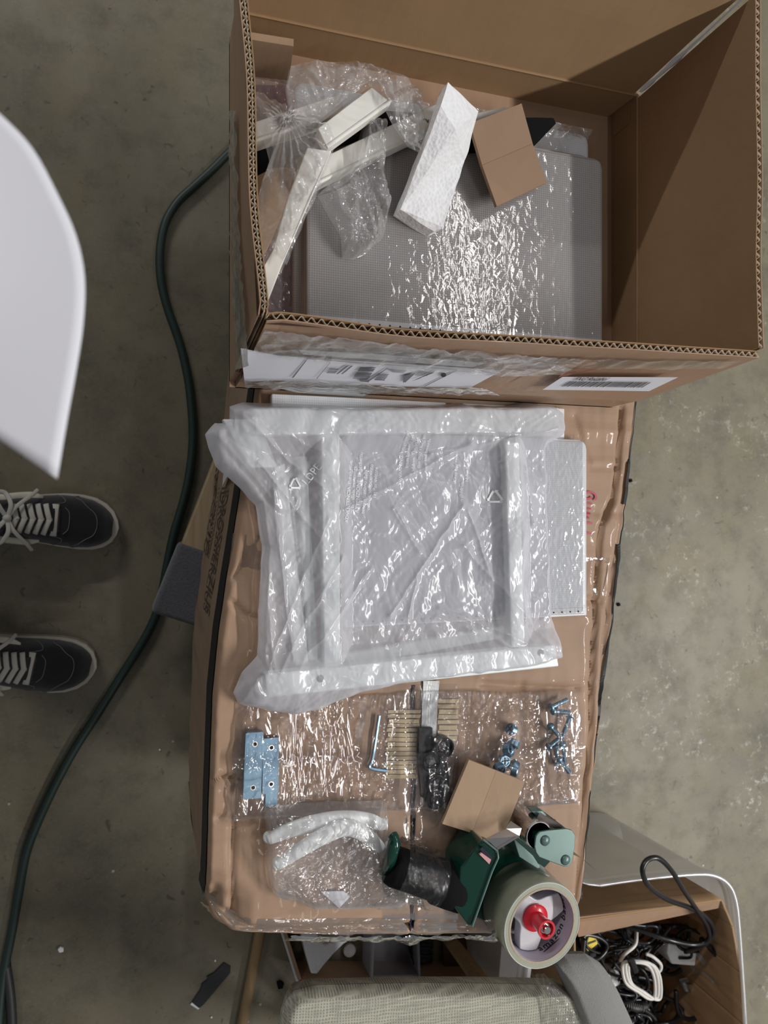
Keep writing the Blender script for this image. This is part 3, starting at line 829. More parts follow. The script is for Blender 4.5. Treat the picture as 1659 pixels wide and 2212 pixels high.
# ---- front: tape, shipping papers, labels
def front_pt(u, v, off=.003):
    """point on the sloping outside of the front flap / body"""
    Y0 = by0 - th
    p = onY(u, v, Y0 - off)
    for _ in range(6):
        t = min(1, max(0, (p.z - FZ) / (RZ - FZ)))
        Yf = Y0 + t * (.172 - by0) - off
        p = onY(u, v, Yf)
    p.z = max(p.z, BZ + .003)
    return p
def front_sheet(px_top, px_bot, off, mat, name, nu=40, nv=8, wr=.0, seed=1, label=None, smooth=True):
    a = np.array([tuple(front_pt(u, v, off)) for u, v in px_top]); b = np.array([tuple(front_pt(u, v, off)) for u, v in px_bot])
    def rs(P):
        d = np.r_[0, np.cumsum(np.linalg.norm(np.diff(P, axis=0), axis=1))]; t = np.linspace(0, d[-1], nu)
        return np.c_[np.interp(t, d, P[:, 0]), np.interp(t, d, P[:, 1]), np.interp(t, d, P[:, 2])]
    a, b = rs(a), rs(b); V_, F_ = [], []
    for j in range(nv):
        for i in range(nu):
            p = b[i] * (1 - j / (nv - 1)) + a[i] * j / (nv - 1)
            e = wr * float(crumple(np.array([p[0]]), np.array([p[2] * .6]), seed, 18, 1.0)[0]) if wr else 0
            V_.append((p[0], p[1] - abs(e), p[2]))
    for j in range(nv - 1):
        for i in range(nu - 1):
            k = j * nu + i; F_.append((k, k + 1, k + nu + 1, k + nu))
    return mesh(name, (V_, F_), mat, obx, smooth=smooth, label=label)
front_sheet([(520, 752), (600, 768), (750, 778), (900, 788), (1085, 800)], [(528, 825), (600, 822), (750, 830), (900, 836), (1015, 838)], .004, MAT['paper'], 'shipping_label', label='white shipping sheet')
front_sheet([(645, 756), (800, 764), (1000, 780), (1050, 784)], [(655, 766), (800, 776), (1000, 792), (1020, 793)], .0034, MAT['paper_dull'], 'shipping_label', label='dull white sheet under tape')
front_sheet([(1215, 814), (1465, 815)], [(1172, 842), (1402, 845)], .004, MAT['paper'], 'barcode_label', label='white barcode sticker')
front_sheet([(600, 838), (760, 838), (810, 842)], [(640, 848), (760, 858), (775, 862)], .0036, MAT['paper_dull'], 'square_label', label='white square label')
front_sheet([(572, 712), (750, 730), (1000, 755), (1150, 768), (1270, 776)], [(545, 760), (700, 780), (900, 800), (1100, 812), (1215, 808)], .006, MAT['tape_grey'], 'packing_tape', 90, 16, .006, 3)
front_sheet([(528, 820), (700, 822), (900, 836), (1040, 836)], [(530, 834), (700, 846), (900, 850), (1080, 852)], .006, MAT['tape_grey'], 'packing_tape', 90, 8, .004, 4)
front_sheet([(1150, 770), (1400, 778), (1600, 780)], [(1120, 790), (1330, 796), (1560, 796)], .005, MAT['tape'], 'packing_tape', 60, 6, .003, 6)
def fprint(quads, mat, name, off=.0055, label=None):
    V_, F_ = [], []
    for qd in quads:
        n = len(V_); V_ += [front_pt(u, v, off) for u, v in qd]; F_.append(tuple(range(n, n + len(qd))))
    return mesh(name, (V_, F_), mat, obx, label=label)
rnd = random.Random(5)
def bars(u0, u1, v0, v1, sl, n, fill=.55):
    """upright bars between rows v0 (top) and v1; sl = sideways slip of the lower row"""
    out = []; x = u0
    while x < u1:
        wd = rnd.choice((.9, .9, 1.6, 2.4)) * (u1 - u0) / n
        out.append([(x, v0 + (x - u0) * .012), (x + wd * fill, v0 + (x - u0) * .012), (x + wd * fill - sl, v1 + (x - u0) * .014), (x - sl, v1 + (x - u0) * .014)])
        x += wd
    return out
fprint(bars(1232, 1408, 824, 835, 20, 62), MAT['ink'], 'barcode', .0046)
pa, pb = front_pt(1238, 818.6, .0047), front_pt(1316, 819.6, .0047)
text('label_words', 'FXG ReLabel', MAT['ink'], obx, frame((pa + pb) / 2, pb - pa, (0, .07, 1)) @ Matrix.Diagonal((.36, 1, 1, 1)), .020, .008)
def vbars(u0, u1, v0, v1, sl, n):
    out = []
    for k in range(n):
        a = v0 + (v1 - v0) * k / n; b = a + (v1 - v0) * rnd.choice((.3, .5, .7)) / n
        f = lambda v: -sl * (v - v0) / (v1 - v0)
        out.append([(u0 + f(a), a), (u1 + f(a), a + .6), (u1 + f(b), b + .6), (u0 + f(b), b)])
    return out
for args in ((778, 812, 793, 820, 18, 9), (818, 840, 808, 822, 10, 5), (712, 732, 796, 807, 8, 4), (858, 905, 773, 783, 8, 4)): fprint(vbars(*args), MAT['ink'], 'barcode', .0047)
fprint([[(664, 774), (666, 774), (634, 816), (630, 816)], [(714, 782), (715, 782), (685, 818), (683, 818)], [(664, 773), (760, 782), (985, 798), (986, 799), (760, 783.5), (664, 774.5)],
        [(838, 794), (840, 794), (797, 824), (790, 824)], [(797, 820), (775, 819), (778, 824), (797, 826)], [(986, 799), (988, 800), (918, 835), (915, 835)],
        [(906, 818), (940, 800), (936, 806), (888, 824)], [(872, 812), (898, 806), (876, 826), (870, 826)]] +
       [[(836 + 3 * k, 797 + 1.6 * k), (880 - 2 * k, 799 + 1.6 * k), (879 - 2 * k, 799.8 + 1.6 * k), (835 + 3 * k, 797.8 + 1.6 * k)] for k in range(5)] +
       [[(905 - 2 * k, 802 + 2 * k), (936 - 3 * k, 803 + 2 * k), (934 - 3 * k, 804 + 2 * k), (903 - 2 * k, 803 + 2 * k)] for k in range(5)] +
       [[(748 + 10 * k - 6 * j, 790 + 5 * j), (753 + 10 * k - 6 * j, 790 + 5 * j), (742 + 10 * k - 6 * j, 798 + 5 * j), (738 + 10 * k - 6 * j, 798 + 5 * j)] for k in range(2) for j in range(3)], MAT['ink_soft'], 'form_lines', .0047)
blob = lambda cx, cy, a, b: [(cx + a * math.cos(t * math.pi / 6), cy + b * math.sin(t * math.pi / 6)) for t in range(12)]
fprint([blob(958, 810, 6, 5)], MAT['ink'], 'round_mark', .0047)
fprint([[(800 + 28 * k, 757 + 2.6 * k + d), (816 + 28 * k, 753 + 2.6 * k + d), (824 + 28 * k, 762 + 2.6 * k + d), (806 + 28 * k, 768 + 2.6 * k + d)] for k, d in enumerate((0, 1, -1, 2, 0, 1, 0, 2, 1))], MAT['ink_olive'], 'faded_print', .0032)
fprint([[(838, 744), (880, 749), (888, 753), (840, 748)]], MAT['ink_red'], 'faded_print', .0032)
pa, pb = front_pt(795, 851, .0045), front_pt(848, 853, .0045)
text('printed_words', 'MADE IN', MAT['ink'], obx, frame((pa + pb) / 2, pb - pa, (0, 0, 1)), .012, .004)
# brown concentric-line print beside the sticker
Vl = []
for k in range(5):
    Vl.append(stroke_front := [(1270 - 4 * k, 772 + 3 * k), (1235 - 6 * k, 775 + 3.2 * k), (1160 - 8 * k, 800 + 3 * k), (1122 - 3 * k, 812 + 2.4 * k), (1110 - 3 * k, 820 + 1.5 * k)])
    Vl.append([(1400 - 12 * k, 778 + 3 * k), (1330 - 10 * k, 784 + 3.2 * k), (1250 - 6 * k, 800 + 2.6 * k), (1212 - 1.5 * k, 808 + 1.6 * k), (1212 + 2 * k, 816 + .3 * k)])
fprint([[p for p in a] + [(u, v + .9) for u, v in reversed(a)] for a in Vl], MAT['line_brown'], 'line_print', .0034)
fprint([[(1060 + 28 * k, 846), (1074 + 28 * k, 846.5), (1074 + 28 * k, 847.3), (1060 + 28 * k, 846.8)] for k in range(4)], MAT['ink_soft'], 'dash_print', .0034)
# ---- left outside: taped film with scraps of print
def left_sheet(px, off, mat, name, label=None, wr=0, nu=8, nv=60):
    def pt(u, v):
        p = onX(u, v, .088 - th - off)
        for _ in range(5):
            t = min(1, max(0, (p.z - FZ) / (RZ - FZ)))
            xr = .0905 + (.071 - .0905) * min(1, max(0, (p.y - .166) / .39))
            p = onX(u, v, bx0 - th - off + t * (xr - bx0))
        return p
    L_, R_ = px; V_, F_ = [], []
    a = resample(L_, nv); b = resample(R_, nv)
    for j in range(nv):
        for i in range(nu):
            t = i / (nu - 1); u = a[j][0] * (1 - t) + b[j][0] * t; v = a[j][1] * (1 - t) + b[j][1] * t
            p = pt(u, v)
            if wr: p.x -= wr * abs(float(crumple(np.array([p.y]), np.array([p.z]), 5, 20, 1.)[0]))
            V_.append(p)
    for j in range(nv - 1):
        for i in range(nu - 1):
            k = j * nu + i; F_.append((k, k + nu, k + nu + 1, k + 1))
    return mesh(name, (V_, F_), mat, obx, smooth=True, label=label)
left_sheet(([(501, 240), (500, 500), (510, 800)], [(512, 240), (519, 500), (538, 790)]), .004, MAT['tape_grey'], 'packing_tape', wr=.006)
left_sheet(([(502, 246), (502, 330)], [(505, 246), (505, 330)]), .003, MAT['paper_dull'], 'side_label', 'narrow white label')
left_sheet(([(506, 585), (508, 745)], [(510, 585), (520, 715)]), .003, MAT['paper_dull'], 'side_label', 'white label with print')
left_sheet(([(507, 600), (508, 690)], [(511, 605), (514, 690)]), .0036, MAT['ink_soft'], 'faded_print')

# ================================================================== CONTENTS OF THE OPEN BOX
def rpoly(x0, x1, y0, y1, r, n=5, which=(1, 1, 1, 1)):
    out = []
    for (cx, cy, a0), w in zip(((x1 - r, y1 - r, 0), (x0 + r, y1 - r, 90), (x0 + r, y0 + r, 180), (x1 - r, y0 + r, 270)), which):
        if not w:
            out.append((cx + (r if a0 in (0, 270) else -r), cy + (r if a0 in (0, 90) else -r))); continue
        for k in range(n + 1):
            a = R(a0 + 90 * k / n); out.append((cx + r * math.cos(a), cy + r * math.sin(a)))
    return out
PT = .602
def wrapped_panel(name, label, x0, x1, y0, y1, z0, z1, mat, group=None, film_on=True, chamf=.012, holes=True, seed=1, edge=True, fa=1.0):
    t = empty(name, ((x0 + x1) / 2, (y0 + y1) / 2, z0), label, 'panel', group)
    mesh('board', prism(rpoly(x0, x1, y0, y1, chamf, 4, (1, 1, 0, 0)), z0, z1), mat, t, bevel=.0025)
    if edge:
        mesh('hem', box(x0 + .001, x1 - .001, y0 + .0005, y0 + .011, z1 - .001, z1 + .0006), MAT['panel_edge'], t, bevel=.0006)
        V_, F_ = [], []
        for k in range(int((x1 - x0) / .012)):
            a, b = lathe([(0, 0), (.0011, 0)], (x0 + .01 + k * .012, y0 + .006, z1 + .0009), 8)
            n = len(V_); V_ += a; F_ += [tuple(i + n for i in f) for f in b]
        g = mesh('stitch_hole', (V_, F_), MAT['hole'], t); g['kind'] = 'stuff'
    if film_on:
        nu, nv = 170, 110
        X_, Y_ = np.meshgrid(np.linspace(x0 - .004, x1 + .002, nu), np.linspace(y0 - .003, y1 + .003, nv))
        m = np.clip(vnoise(X_ * 9, Y_ * 9, seed) * 3.0 - 1.45, .02, 1)
        Z_ = z1 + .0016 + .65 * fa * m * (np.abs(crumple(X_, Y_ * .8, seed, 30, .0005, 7)) + .00045 * np.abs(crumple(X_ * .45 + Y_ * .25, Y_, seed + 3, 110, 1.0, 5)))
        e = np.minimum(np.minimum(X_ - x0, x1 - X_), np.minimum(Y_ - y0, y1 - Y_))
        Z_ -= np.clip(.003 - e, 0, 1) * 1.4
        mesh('shrink_wrap', gridvf(X_, Y_, Z_), MAT['shrink'], t, smooth=True)
    return t
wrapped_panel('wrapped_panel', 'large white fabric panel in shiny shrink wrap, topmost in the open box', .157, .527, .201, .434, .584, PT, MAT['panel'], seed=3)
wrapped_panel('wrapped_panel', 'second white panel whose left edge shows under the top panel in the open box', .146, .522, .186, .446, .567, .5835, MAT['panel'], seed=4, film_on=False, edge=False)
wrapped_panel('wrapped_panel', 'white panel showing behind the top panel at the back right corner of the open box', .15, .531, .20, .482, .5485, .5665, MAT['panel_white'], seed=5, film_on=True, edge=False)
t = empty('maroon_board', (.11, .34, .548), 'dark maroon board standing low along the left side inside the open box', 'board')
mesh('board', prism([atxy(u, v, .574) for u, v in ((528, 172), (640, 176), (640, 735), (585, 735), (560, 690))], .55, .5665), MAT['maroon'], t, bevel=.002)
mesh('wrap', gridvf(*(lambda a: (a[0], a[1], .5765 + .003 * np.abs(crumple(a[0], a[1], 8, 30, 1.0, 6))))(coons([atxy(u, v, .577) for u, v in ((570, 735), (640, 735))], [atxy(u, v, .577) for u, v in ((640, 735), (640, 176))], [atxy(u, v, .577) for u, v in ((540, 165), (640, 176))], [atxy(u, v, .577) for u, v in ((570, 735), (545, 600), (540, 165))], 30, 160)[:2])), MAT['bag_clear'], t, smooth=True)
t = empty('black_sheet', (.30, .44, .604), 'black sheet lying under the white rails in the open box, pointed tip at right', 'sheet')
mesh('sheet', pxprism([(533, 300), (690, 250), (800, 236), (1000, 250), (1196, 254), (1202, 266), (1150, 320), (1000, 330), (830, 288), (600, 352), (538, 402)], .6045, .6085), MAT['black_foam'], t, bevel=.001)
t = empty('cardboard_pad', (.12, .49, BZ + .007), 'small brown cardboard pad standing upright in the back left corner of the open box', 'cardboard')
q = [onY(u, v, .488) for u, v in ((533, 84), (634, 100), (623, 182), (533, 172))]
mesh('board', ([p for p in q] + [p + Vector((0, .007, .001)) for p in q], [(3, 2, 1, 0), (4, 5, 6, 7), (0, 1, 5, 4), (1, 2, 6, 5), (2, 3, 7, 6), (3, 0, 4, 7)]), MAT['kraft_pad'], t)
t = empty('cardboard_pad', (.105, .33, .60), 'tan cardboard pad lying flat under the wrapped rail at the left of the open box', 'cardboard')
mesh('board', pxprism([(530, 392), (590, 362), (640, 360), (620, 440), (575, 545), (548, 560), (535, 480)], .604, .610), MAT['kraft_pad'], t, bevel=.001)
# white rails: a flat face with a lip along one side
def rail(px, h, thick, label, lip=True):
    P = [atxy(u, v, h) for u, v in px]
    c = Vector((sum(p[0] for p in P) / 4, sum(p[1] for p in P) / 4, h - thick))
    t = empty('white_rail', c, label, 'rail', None)
    mesh('bar', prism(P, h - thick, h), MAT['white_metal'], t, bevel=.0014)
    a, b = Vector((*P[3], h)), Vector((*P[2], h)); i = Vector((*P[0], h)) - a; i.normalize()
    mesh('lip', tube([a + i * .0022, b + i * .0022], .0016, 6), MAT['white_metal'], t)
    return t
rail([(533, 268), (735, 202), (745, 244), (533, 313)], .6335, .024, 'white rail entering the open box from its left rim, under the crumpled bag')
rb = rail([(686, 277), (803, 187), (846, 222), (708, 322)], .662, .016, 'short white rail slanting up right, its bare face between two plastic bags')
rc = rail([(640, 366), (945, 222), (978, 258), (655, 414)], .6315, .020, 'long white rail with a printed number passing under the foam block')
rdn = rail([(668, 318), (717, 326), (608, 575), (574, 545)], .668, .018, 'wrapped white rail slanting down left')
bpy.data.objects.remove(rdn.children[0]); bpy.data.objects.remove(rdn.children[0])
rdn['label'] = 'long white rail wrapped in plastic, bare end touching the left rim of the open box'
Pd = [at(664, 318, .668), at(717, 326, .668), at(672, 430, .667), at(609, 574, .662), at(575, 662, .657), at(562, 654, .657), at(556, 598, .659), at(590, 538, .662), at(622, 425, .667)]
V_ = [tuple(p - Vector((0, 0, .016))) for p in Pd] + [tuple(p) for p in Pd]
n = len(Pd)
mesh('bar', (V_, [tuple(range(n)), tuple(range(2 * n - 1, n - 1, -1))] + [(i, n + i, n + (i + 1) % n, (i + 1) % n) for i in range(n)]), MAT['white_metal'], rdn, bevel=.0012)
rail([(1025, 244), (1096, 229), (1100, 240), (1030, 262)], .630, .018, 'short white rail end sticking out behind the small cardboard square')
pa, pb = at(916, 258, .6322), at(930, 232, .6322)
text('printed_number', '2', MAT['ink'], rc, frame(at(921, 260, .6322), (.25, 1, 0), (-1, .25, 0)), .009, .004)
# polystyrene block, broken: two slanting faces over a thin slab
fo = empty('foam_block', at(950, 340, .61), 'broken white polystyrene foam block leaning on the panel in the open box', 'foam')
top_f = [at(*p) for p in ((968, 177, .690), (1034, 240, .656), (1012, 327, .640), (952, 228, .692), (958, 492, .626), (938, 502, .620), (866, 452, .632), (1005, 345, .645), (985, 280, .684))]
A_, B_, C_, D_, E_, F_2, G_, H_, I_ = range(9)
low = [p - Vector((0, 0, .020)) + Vector((-.001, .001, 0)) for p in top_f]
V_ = [tuple(p) for p in top_f] + [tuple(p) for p in low]
Ff = [(A_, D_, I_, B_), (B_, I_, C_), (D_, G_, H_, I_), (I_, H_, C_), (G_, F_2, E_, H_)]
rim = [A_, B_, C_, H_, E_, F_2, G_, D_]
Fs = [(rim[k], rim[(k + 1) % 8], 9 + rim[(k + 1) % 8], 9 + rim[k]) for k in range(8)]
Fb = [tuple(9 + r for r in rim)]
o = mesh('foam_body', (V_, Ff + Fs + Fb), MAT['foam'], fo)
b = bmesh.new(); b.from_mesh(o.data); bmesh.ops.recalc_face_normals(b, faces=b.faces)
bmesh.ops.triangulate(b, faces=b.faces); bmesh.ops.subdivide_edges(b, edges=b.edges, cuts=7, use_grid_fill=True)
for v in b.verts:
    k = .0016 * (float(vnoise(np.array([v.co.x * 90]), np.array([v.co.y * 90 + v.co.z * 60]), 3)[0]) - .5) + .0026 * (float(vnoise(np.array([v.co.x * 25]), np.array([v.co.y * 25]), 7)[0]) - .5)
    v.co += v.normal * k
b.to_mesh(o.data); b.free()
# folded cardboard squares
def card_square(px, fold, h, label, mat='kraft_pad'):
    c = [at(u, v, z) for (u, v), z in zip(px, h)]; f = [at(*fold[0], (h[0] + h[3]) / 2 - .002), at(*fold[1], (h[1] + h[2]) / 2 - .002)]
    m = sum(c, Vector()) / 4
    t = empty('cardboard_square', m - Vector((0, 0, .006)), label, 'cardboard')
    T = Vector((0, 0, .005))
    for quad in ([c[0], c[1], f[1], f[0]], [f[0], f[1], c[2], c[3]]):
        q = [p.copy() for p in quad]
        cc = sum(q, Vector()) / 4
        q = [cc + (p - cc) * .994 for p in q]
        mesh('half', ([p - T for p in q] + q, [(0, 1, 2, 3), (7, 6, 5, 4), (0, 4, 5, 1), (1, 5, 6, 2), (2, 6, 7, 3), (3, 7, 4, 0)]), MAT[mat], t)
    mesh('score_line', tube([f[0] - Vector((0, 0, .0022)), f[1] - Vector((0, 0, .0022))], .0019, 6), MAT['kraft'], t)
    return t
t = card_square(((1015, 266), (1127, 223), (1182, 394), (1073, 446)), ((1041, 357), (1151, 310)), (.650, .645, .618, .628), 'scored brown cardboard square lying on the rails and panel inside the open box', 'kraft_dark_pad')
# crumpled bags
def bag(name, label, cat_, bottom, right, topb, left, h, zfun, mat, nu=110, nv=110, amp=.006, freq=26, seed=1, ez=.0, floor_z=None, under=True, group=None, edge=.10):
    B_, R_, T_, L_ = [[atxy(u, v, h) for u, v in s] for s in (bottom, right, topb, left)]
    X_, Y_, U_, V2 = coons(B_, R_, T_, L_, nu, nv)
    e = np.clip(np.minimum(np.minimum(U_, 1 - U_), np.minimum(V2, 1 - V2)) / edge, 0, 1)
    e = e * (2 - e)
    Z_ = zfun(X_, Y_)
    if floor_z is not None: Z_ = floor_z + (Z_ - floor_z) * e
    Z_ = Z_ + crumple(X_, Y_, seed, freq, amp, 10) * (.35 + .65 * e) + ez
    if floor_z is not None: Z_ = np.maximum(Z_, floor_z + .0006)
    jx = .0022 * (vnoise(X_ * 70, Y_ * 70, seed + 5) - .5); jy = .0022 * (vnoise(X_ * 70, Y_ * 70, seed + 6) - .5)
    t = empty(name, (float(X_.mean()), float(Y_.mean()), float(Z_.min())), label, cat_, group)
    mesh('top_film', gridvf(X_ + jx, Y_ + jy, Z_), mat, t, smooth=True)
    if under:
        Z2 = np.minimum(Z_ - .0012, (floor_z if floor_z is not None else float(Z_.min())) + .0004 + 0 * Z_)
        mesh('under_film', gridvf(X_[::4, ::4], Y_[::4, ::4], Z2[::4, ::4], True), mat, t, smooth=True)
    return t, (X_, Y_, Z_)
def sg(a, b, hw, h, hp=None):
    p, q = at(*a, hp or h), at(*b, hp or h); return (p.x, p.y, q.x, q.y, hw, h)
seg1 = [sg((690, 320), (600, 590), .012, .674), sg((600, 260), (700, 300), .010, .682)]
def z1(X_, Y_):
    gx, gy = atxy(612, 272, .67); d = np.hypot(X_ - gx, Y_ - gy); an = np.arctan2(Y_ - gy, X_ - gx)
    return tent(X_, Y_, seg1, .640, .9) + .004 * np.sin(an * 22) * np.clip(1 - d / .09, 0, 1)
bag('plastic_bag', 'gathered frosted plastic bag twisted around the long rail at the left rim', 'bag',
    [(574, 532), (590, 548), (614, 580)], [(614, 580), (652, 490), (692, 400), (717, 326), (712, 298)], [(545, 186), (560, 182), (604, 222), (668, 260), (700, 272), (712, 298)],
    [(574, 532), (545, 480), (563, 405), (588, 330), (572, 272), (545, 218), (545, 186)], .665, z1, MAT['bag_clear'], 110, 190, .0065, 24, 11)
seg2 = [sg((700, 210), (830, 200), .02, .675), sg((830, 200), (905, 310), .02, .665), sg((640, 180), (720, 180), .02, .668)]
bag('plastic_bag', 'frosted plastic bag crumpled over the rails along the back of the open box', 'bag',
    [(622, 236), (655, 262), (690, 268), (760, 214), (802, 186), (828, 232), (846, 268), (880, 318), (905, 330)], [(905, 330), (918, 285), (913, 230)],
    [(624, 150), (690, 140), (770, 143), (830, 164), (880, 180), (912, 203), (913, 230)], [(622, 236), (616, 195), (624, 150)], .66, lambda a, b_: tent(a, b_, seg2, .645, .5), MAT['bag_clear'], 190, 90, .008, 24, 23)
seg3 = [sg((812, 262), (800, 400), .010, .652), sg((730, 430), (820, 430), .012, .638), sg((780, 430), (790, 510), .014, .634)]
bag('plastic_bag', 'loose frosted plastic bag hanging down over the top panel beside the foam', 'bag',
    [(752, 541), (775, 544), (802, 534)], [(802, 534), (838, 500), (847, 442), (826, 400), (828, 330), (827, 248)], [(795, 250), (827, 248)],
    [(752, 541), (749, 495), (718, 442), (696, 400), (730, 392), (768, 372), (776, 325), (795, 250)], .63, lambda a, b_: tent(a, b_, seg3, .612, .55), MAT['bag_clear'], 100, 170, .0065, 28, 31, floor_z=.6055)
# grey wrap behind the panels
t, _ = bag('plastic_film', 'grey clear film tucked along the back of the open box behind the panels', 'film', [(905, 262), (1000, 262), (1100, 280), (1275, 300)], [(1275, 300), (1283, 275)], [(905, 212), (1000, 222), (1100, 240), (1200, 256), (1283, 275)], [(905, 262), (905, 212)], .60, lambda a, b_: .595 + 0 * a, MAT['bag_clear'], 110, 24, .006, 34, 44, under=False)

# ================================================================== ON THE LONG CARTON
LZ = LT + .0015
P1 = (at(738, 1335, LT + .016), at(1269, 955, LT + .016))
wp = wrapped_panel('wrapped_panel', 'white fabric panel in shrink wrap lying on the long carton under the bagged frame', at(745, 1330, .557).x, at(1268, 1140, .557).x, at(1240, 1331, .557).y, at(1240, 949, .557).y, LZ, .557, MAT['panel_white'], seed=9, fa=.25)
mesh('board', box(at(1000, 900, .551).x, at(1222, 900, .551).x, at(1200, 962, .551).y, at(1200, 880, .551).y, LZ, .549), MAT['panel_edge'], empty('white_board', at(1150, 915, LZ), 'white board edge peeking out above the wrapped panel beside the bag', 'board'), bevel=.002)
mesh('board', box(.127, .34, at(700, 866, .55).y - .012, at(700, 856, .55).y, LZ, .552), MAT['panel_white'], empty('white_board', (.2, .12, LZ), 'white fabric board edge between the bag and the open box', 'board'), bevel=.002)
# two bolted frames of white bars
def pbar(px, z0, z1, par, name='bar', holes=()):
    o = mesh(name, pxprism(px, z0, z1), MAT['white_frame'], par, bevel=.002)
    for u, v in holes:
        p = at(u, v, z1 + .0006)
        mesh('bolt_hole', lathe([(0, 0), (.0042, 0)], p, 16), MAT['hole'], o)
    return o
fr = empty('metal_frame', at(910, 1200, .558), 'white metal frame of flat bars inside the large frosted bag', 'frame')
pbar([(572, 1456), (1200, 1392), (1208, 1440), (578, 1508)], .560, .578, fr, holes=((692, 1466), (1168, 1410)))
mesh('end_cap', box(at(570, 1500, .578).x - .002, at(572, 1500, .578).x + .001, at(572, 1503, .578).y, at(572, 1460, .578).y, .561, .577), MAT['hole'], fr)
pbar([(1090, 955), (1122, 955), (1135, 1398), (1104, 1400)], .562, .576, fr)
pbar([(694, 930), (734, 930), (736, 1442), (700, 1446)], .562, .576, fr)
pbar([(548, 880), (1208, 880), (1204, 932), (552, 940)], .560, .578, fr)
fr2 = empty('metal_frame', at(640, 1200, LZ + .002), 'second white frame at the left under the frosted bag', 'frame')
pbar([(592, 1010), (616, 1000), (668, 1430), (640, 1440)], .546, .562, fr2)
pbar([(640, 985), (664, 985), (688, 1425), (668, 1430)], .546, .562, fr2)
pbar([(480, 905), (560, 905), (600, 1010), (540, 1010)], .546, .560, fr2)
pbar([(640, 1432), (1090, 1352), (1092, 1378), (646, 1462)], .546, .558, fr2)
segb = [sg((575, 1480), (1205, 1415), .012, .583), sg((1108, 960), (1120, 1400), .009, .581), sg((714, 940), (718, 1440), .010, .581), sg((552, 910), (1204, 908), .014, .584),
        sg((604, 1010), (654, 1430), .006, .568), sg((652, 990), (678, 1425), .006, .568), sg((500, 935), (620, 1080), .012, .572)]
ripple = lambda a, b_: .0014 * np.abs(crumple(a * 1.2 + b_ * .3, b_ * .5, 61, 12, 1.0, 6))
FOLDS = [((575, 1450), (705, 1120)), ((600, 1450), (735, 1200)), ((640, 1440), (800, 1230)), ((745, 1100), (1010, 960)), ((840, 1330), (1000, 1090)), ((950, 1315), (1190, 1410)), ((940, 1332), (1110, 1400)), ((1000, 1180), (1180, 1390)), ((500, 880), (690, 980)),
         ((560, 1000), (700, 1180)), ((850, 1100), (905, 1190)), ((1130, 1010), (1150, 1130)), ((760, 880), (900, 960)), ((700, 890), (820, 930)), ((590, 1060), (630, 1420)), ((572, 1200), (590, 1440)), ((650, 1020), (700, 1060)), ((900, 1250), (880, 1330)), ((1010, 1100), (1060, 1250)), ((930, 980), (1190, 930)), ((520, 900), (640, 1010))]
def folds(a, b_):
    z = 0
    for p, q in FOLDS:
        s = sg(p, q, 0, .57); wob = .004 * (vnoise(a * 40, b_ * 40, 17) - .5)
        d = segd(a, b_, *s[:4]) + wob
        z = z + .0042 * np.exp(-np.abs(d) / .0035)
    return z
zb = lambda a, b_: tent(a, b_, segb, .5685, .75) + ripple(a, b_) + folds(a, b_)
bigbag, BB = bag('frosted_bag', 'large frosted plastic bag wrapped around the white frames on the long carton', 'bag',
    [(509, 1508), (520, 1530), (570, 1542), (640, 1554), (690, 1546), (780, 1506), (870, 1486), (1000, 1468), (1100, 1455), (1170, 1442), (1222, 1425)],
    [(1222, 1425), (1216, 1372), (1206, 1335), (1200, 1240), (1195, 1100), (1192, 965), (1222, 945), (1223, 892)],
    [(446, 934), (468, 908), (500, 906), (500, 872), (530, 862), (620, 866), (760, 872), (900, 868), (1000, 866), (1100, 872), (1150, 866), (1190, 868), (1223, 892)],
    [(509, 1508), (528, 1460), (562, 1425), (566, 1300), (572, 1180), (558, 1090), (520, 1050), (470, 1004), (454, 965), (446, 934)],
    .568, zb, MAT['bag'], 330, 270, .0034, 15, 71, floor_z=LT + .006, edge=.035)
bx_, by_, bz_ = [a.ravel() for a in BB]
def bag_z(x, y):
    out = []
    for a, b_ in zip(np.atleast_1d(x), np.atleast_1d(y)):
        out.append(bz_[np.argmin((bx_ - a) ** 2 + (by_ - b_) ** 2)] + .0014)
    return np.array(out)
def bag_text(s, u, v, size, d, bold=.0, sp=1.0):
    p = at(u, v, .572)
    return text('printed_words', s, MAT['print_white'], bigbag, frame(p, d, (-d[1], d[0], 0)), size, bold, zf=bag_z, space=sp)
bag_text('LDPE', 672, 1025, .0115, (.62, .8, 0), .01)
for k, s in enumerate(('ADVERTENCIA: Para evitar', 'la asfixia, mantenga', 'ATTENZIONE: Il sacchetto', 'tenere lontano dalla', 'colo di soffocamento', 'IT: Per evitare')):
    bag_text(s, 752 + 12 * k, 1062 - (k % 3) * 10, .0062, (.08, 1, 0), .004)
for k, s in enumerate(('WARNING: keep away', 'from babies and', 'children. The thin', 'film may cling to', 'nose and mouth')):
    bag_text(s, 868 + 13 * k, 985 - (k % 2) * 9, .0058, (.05, 1, 0), .004)
for k, s in enumerate(('Keep bag away', 'from children', 'Nylon bag film')):
    bag_text(s, 985 + 13 * k, 1010 + 60 * (k % 2), .0058, (.05, 1, 0), .004)
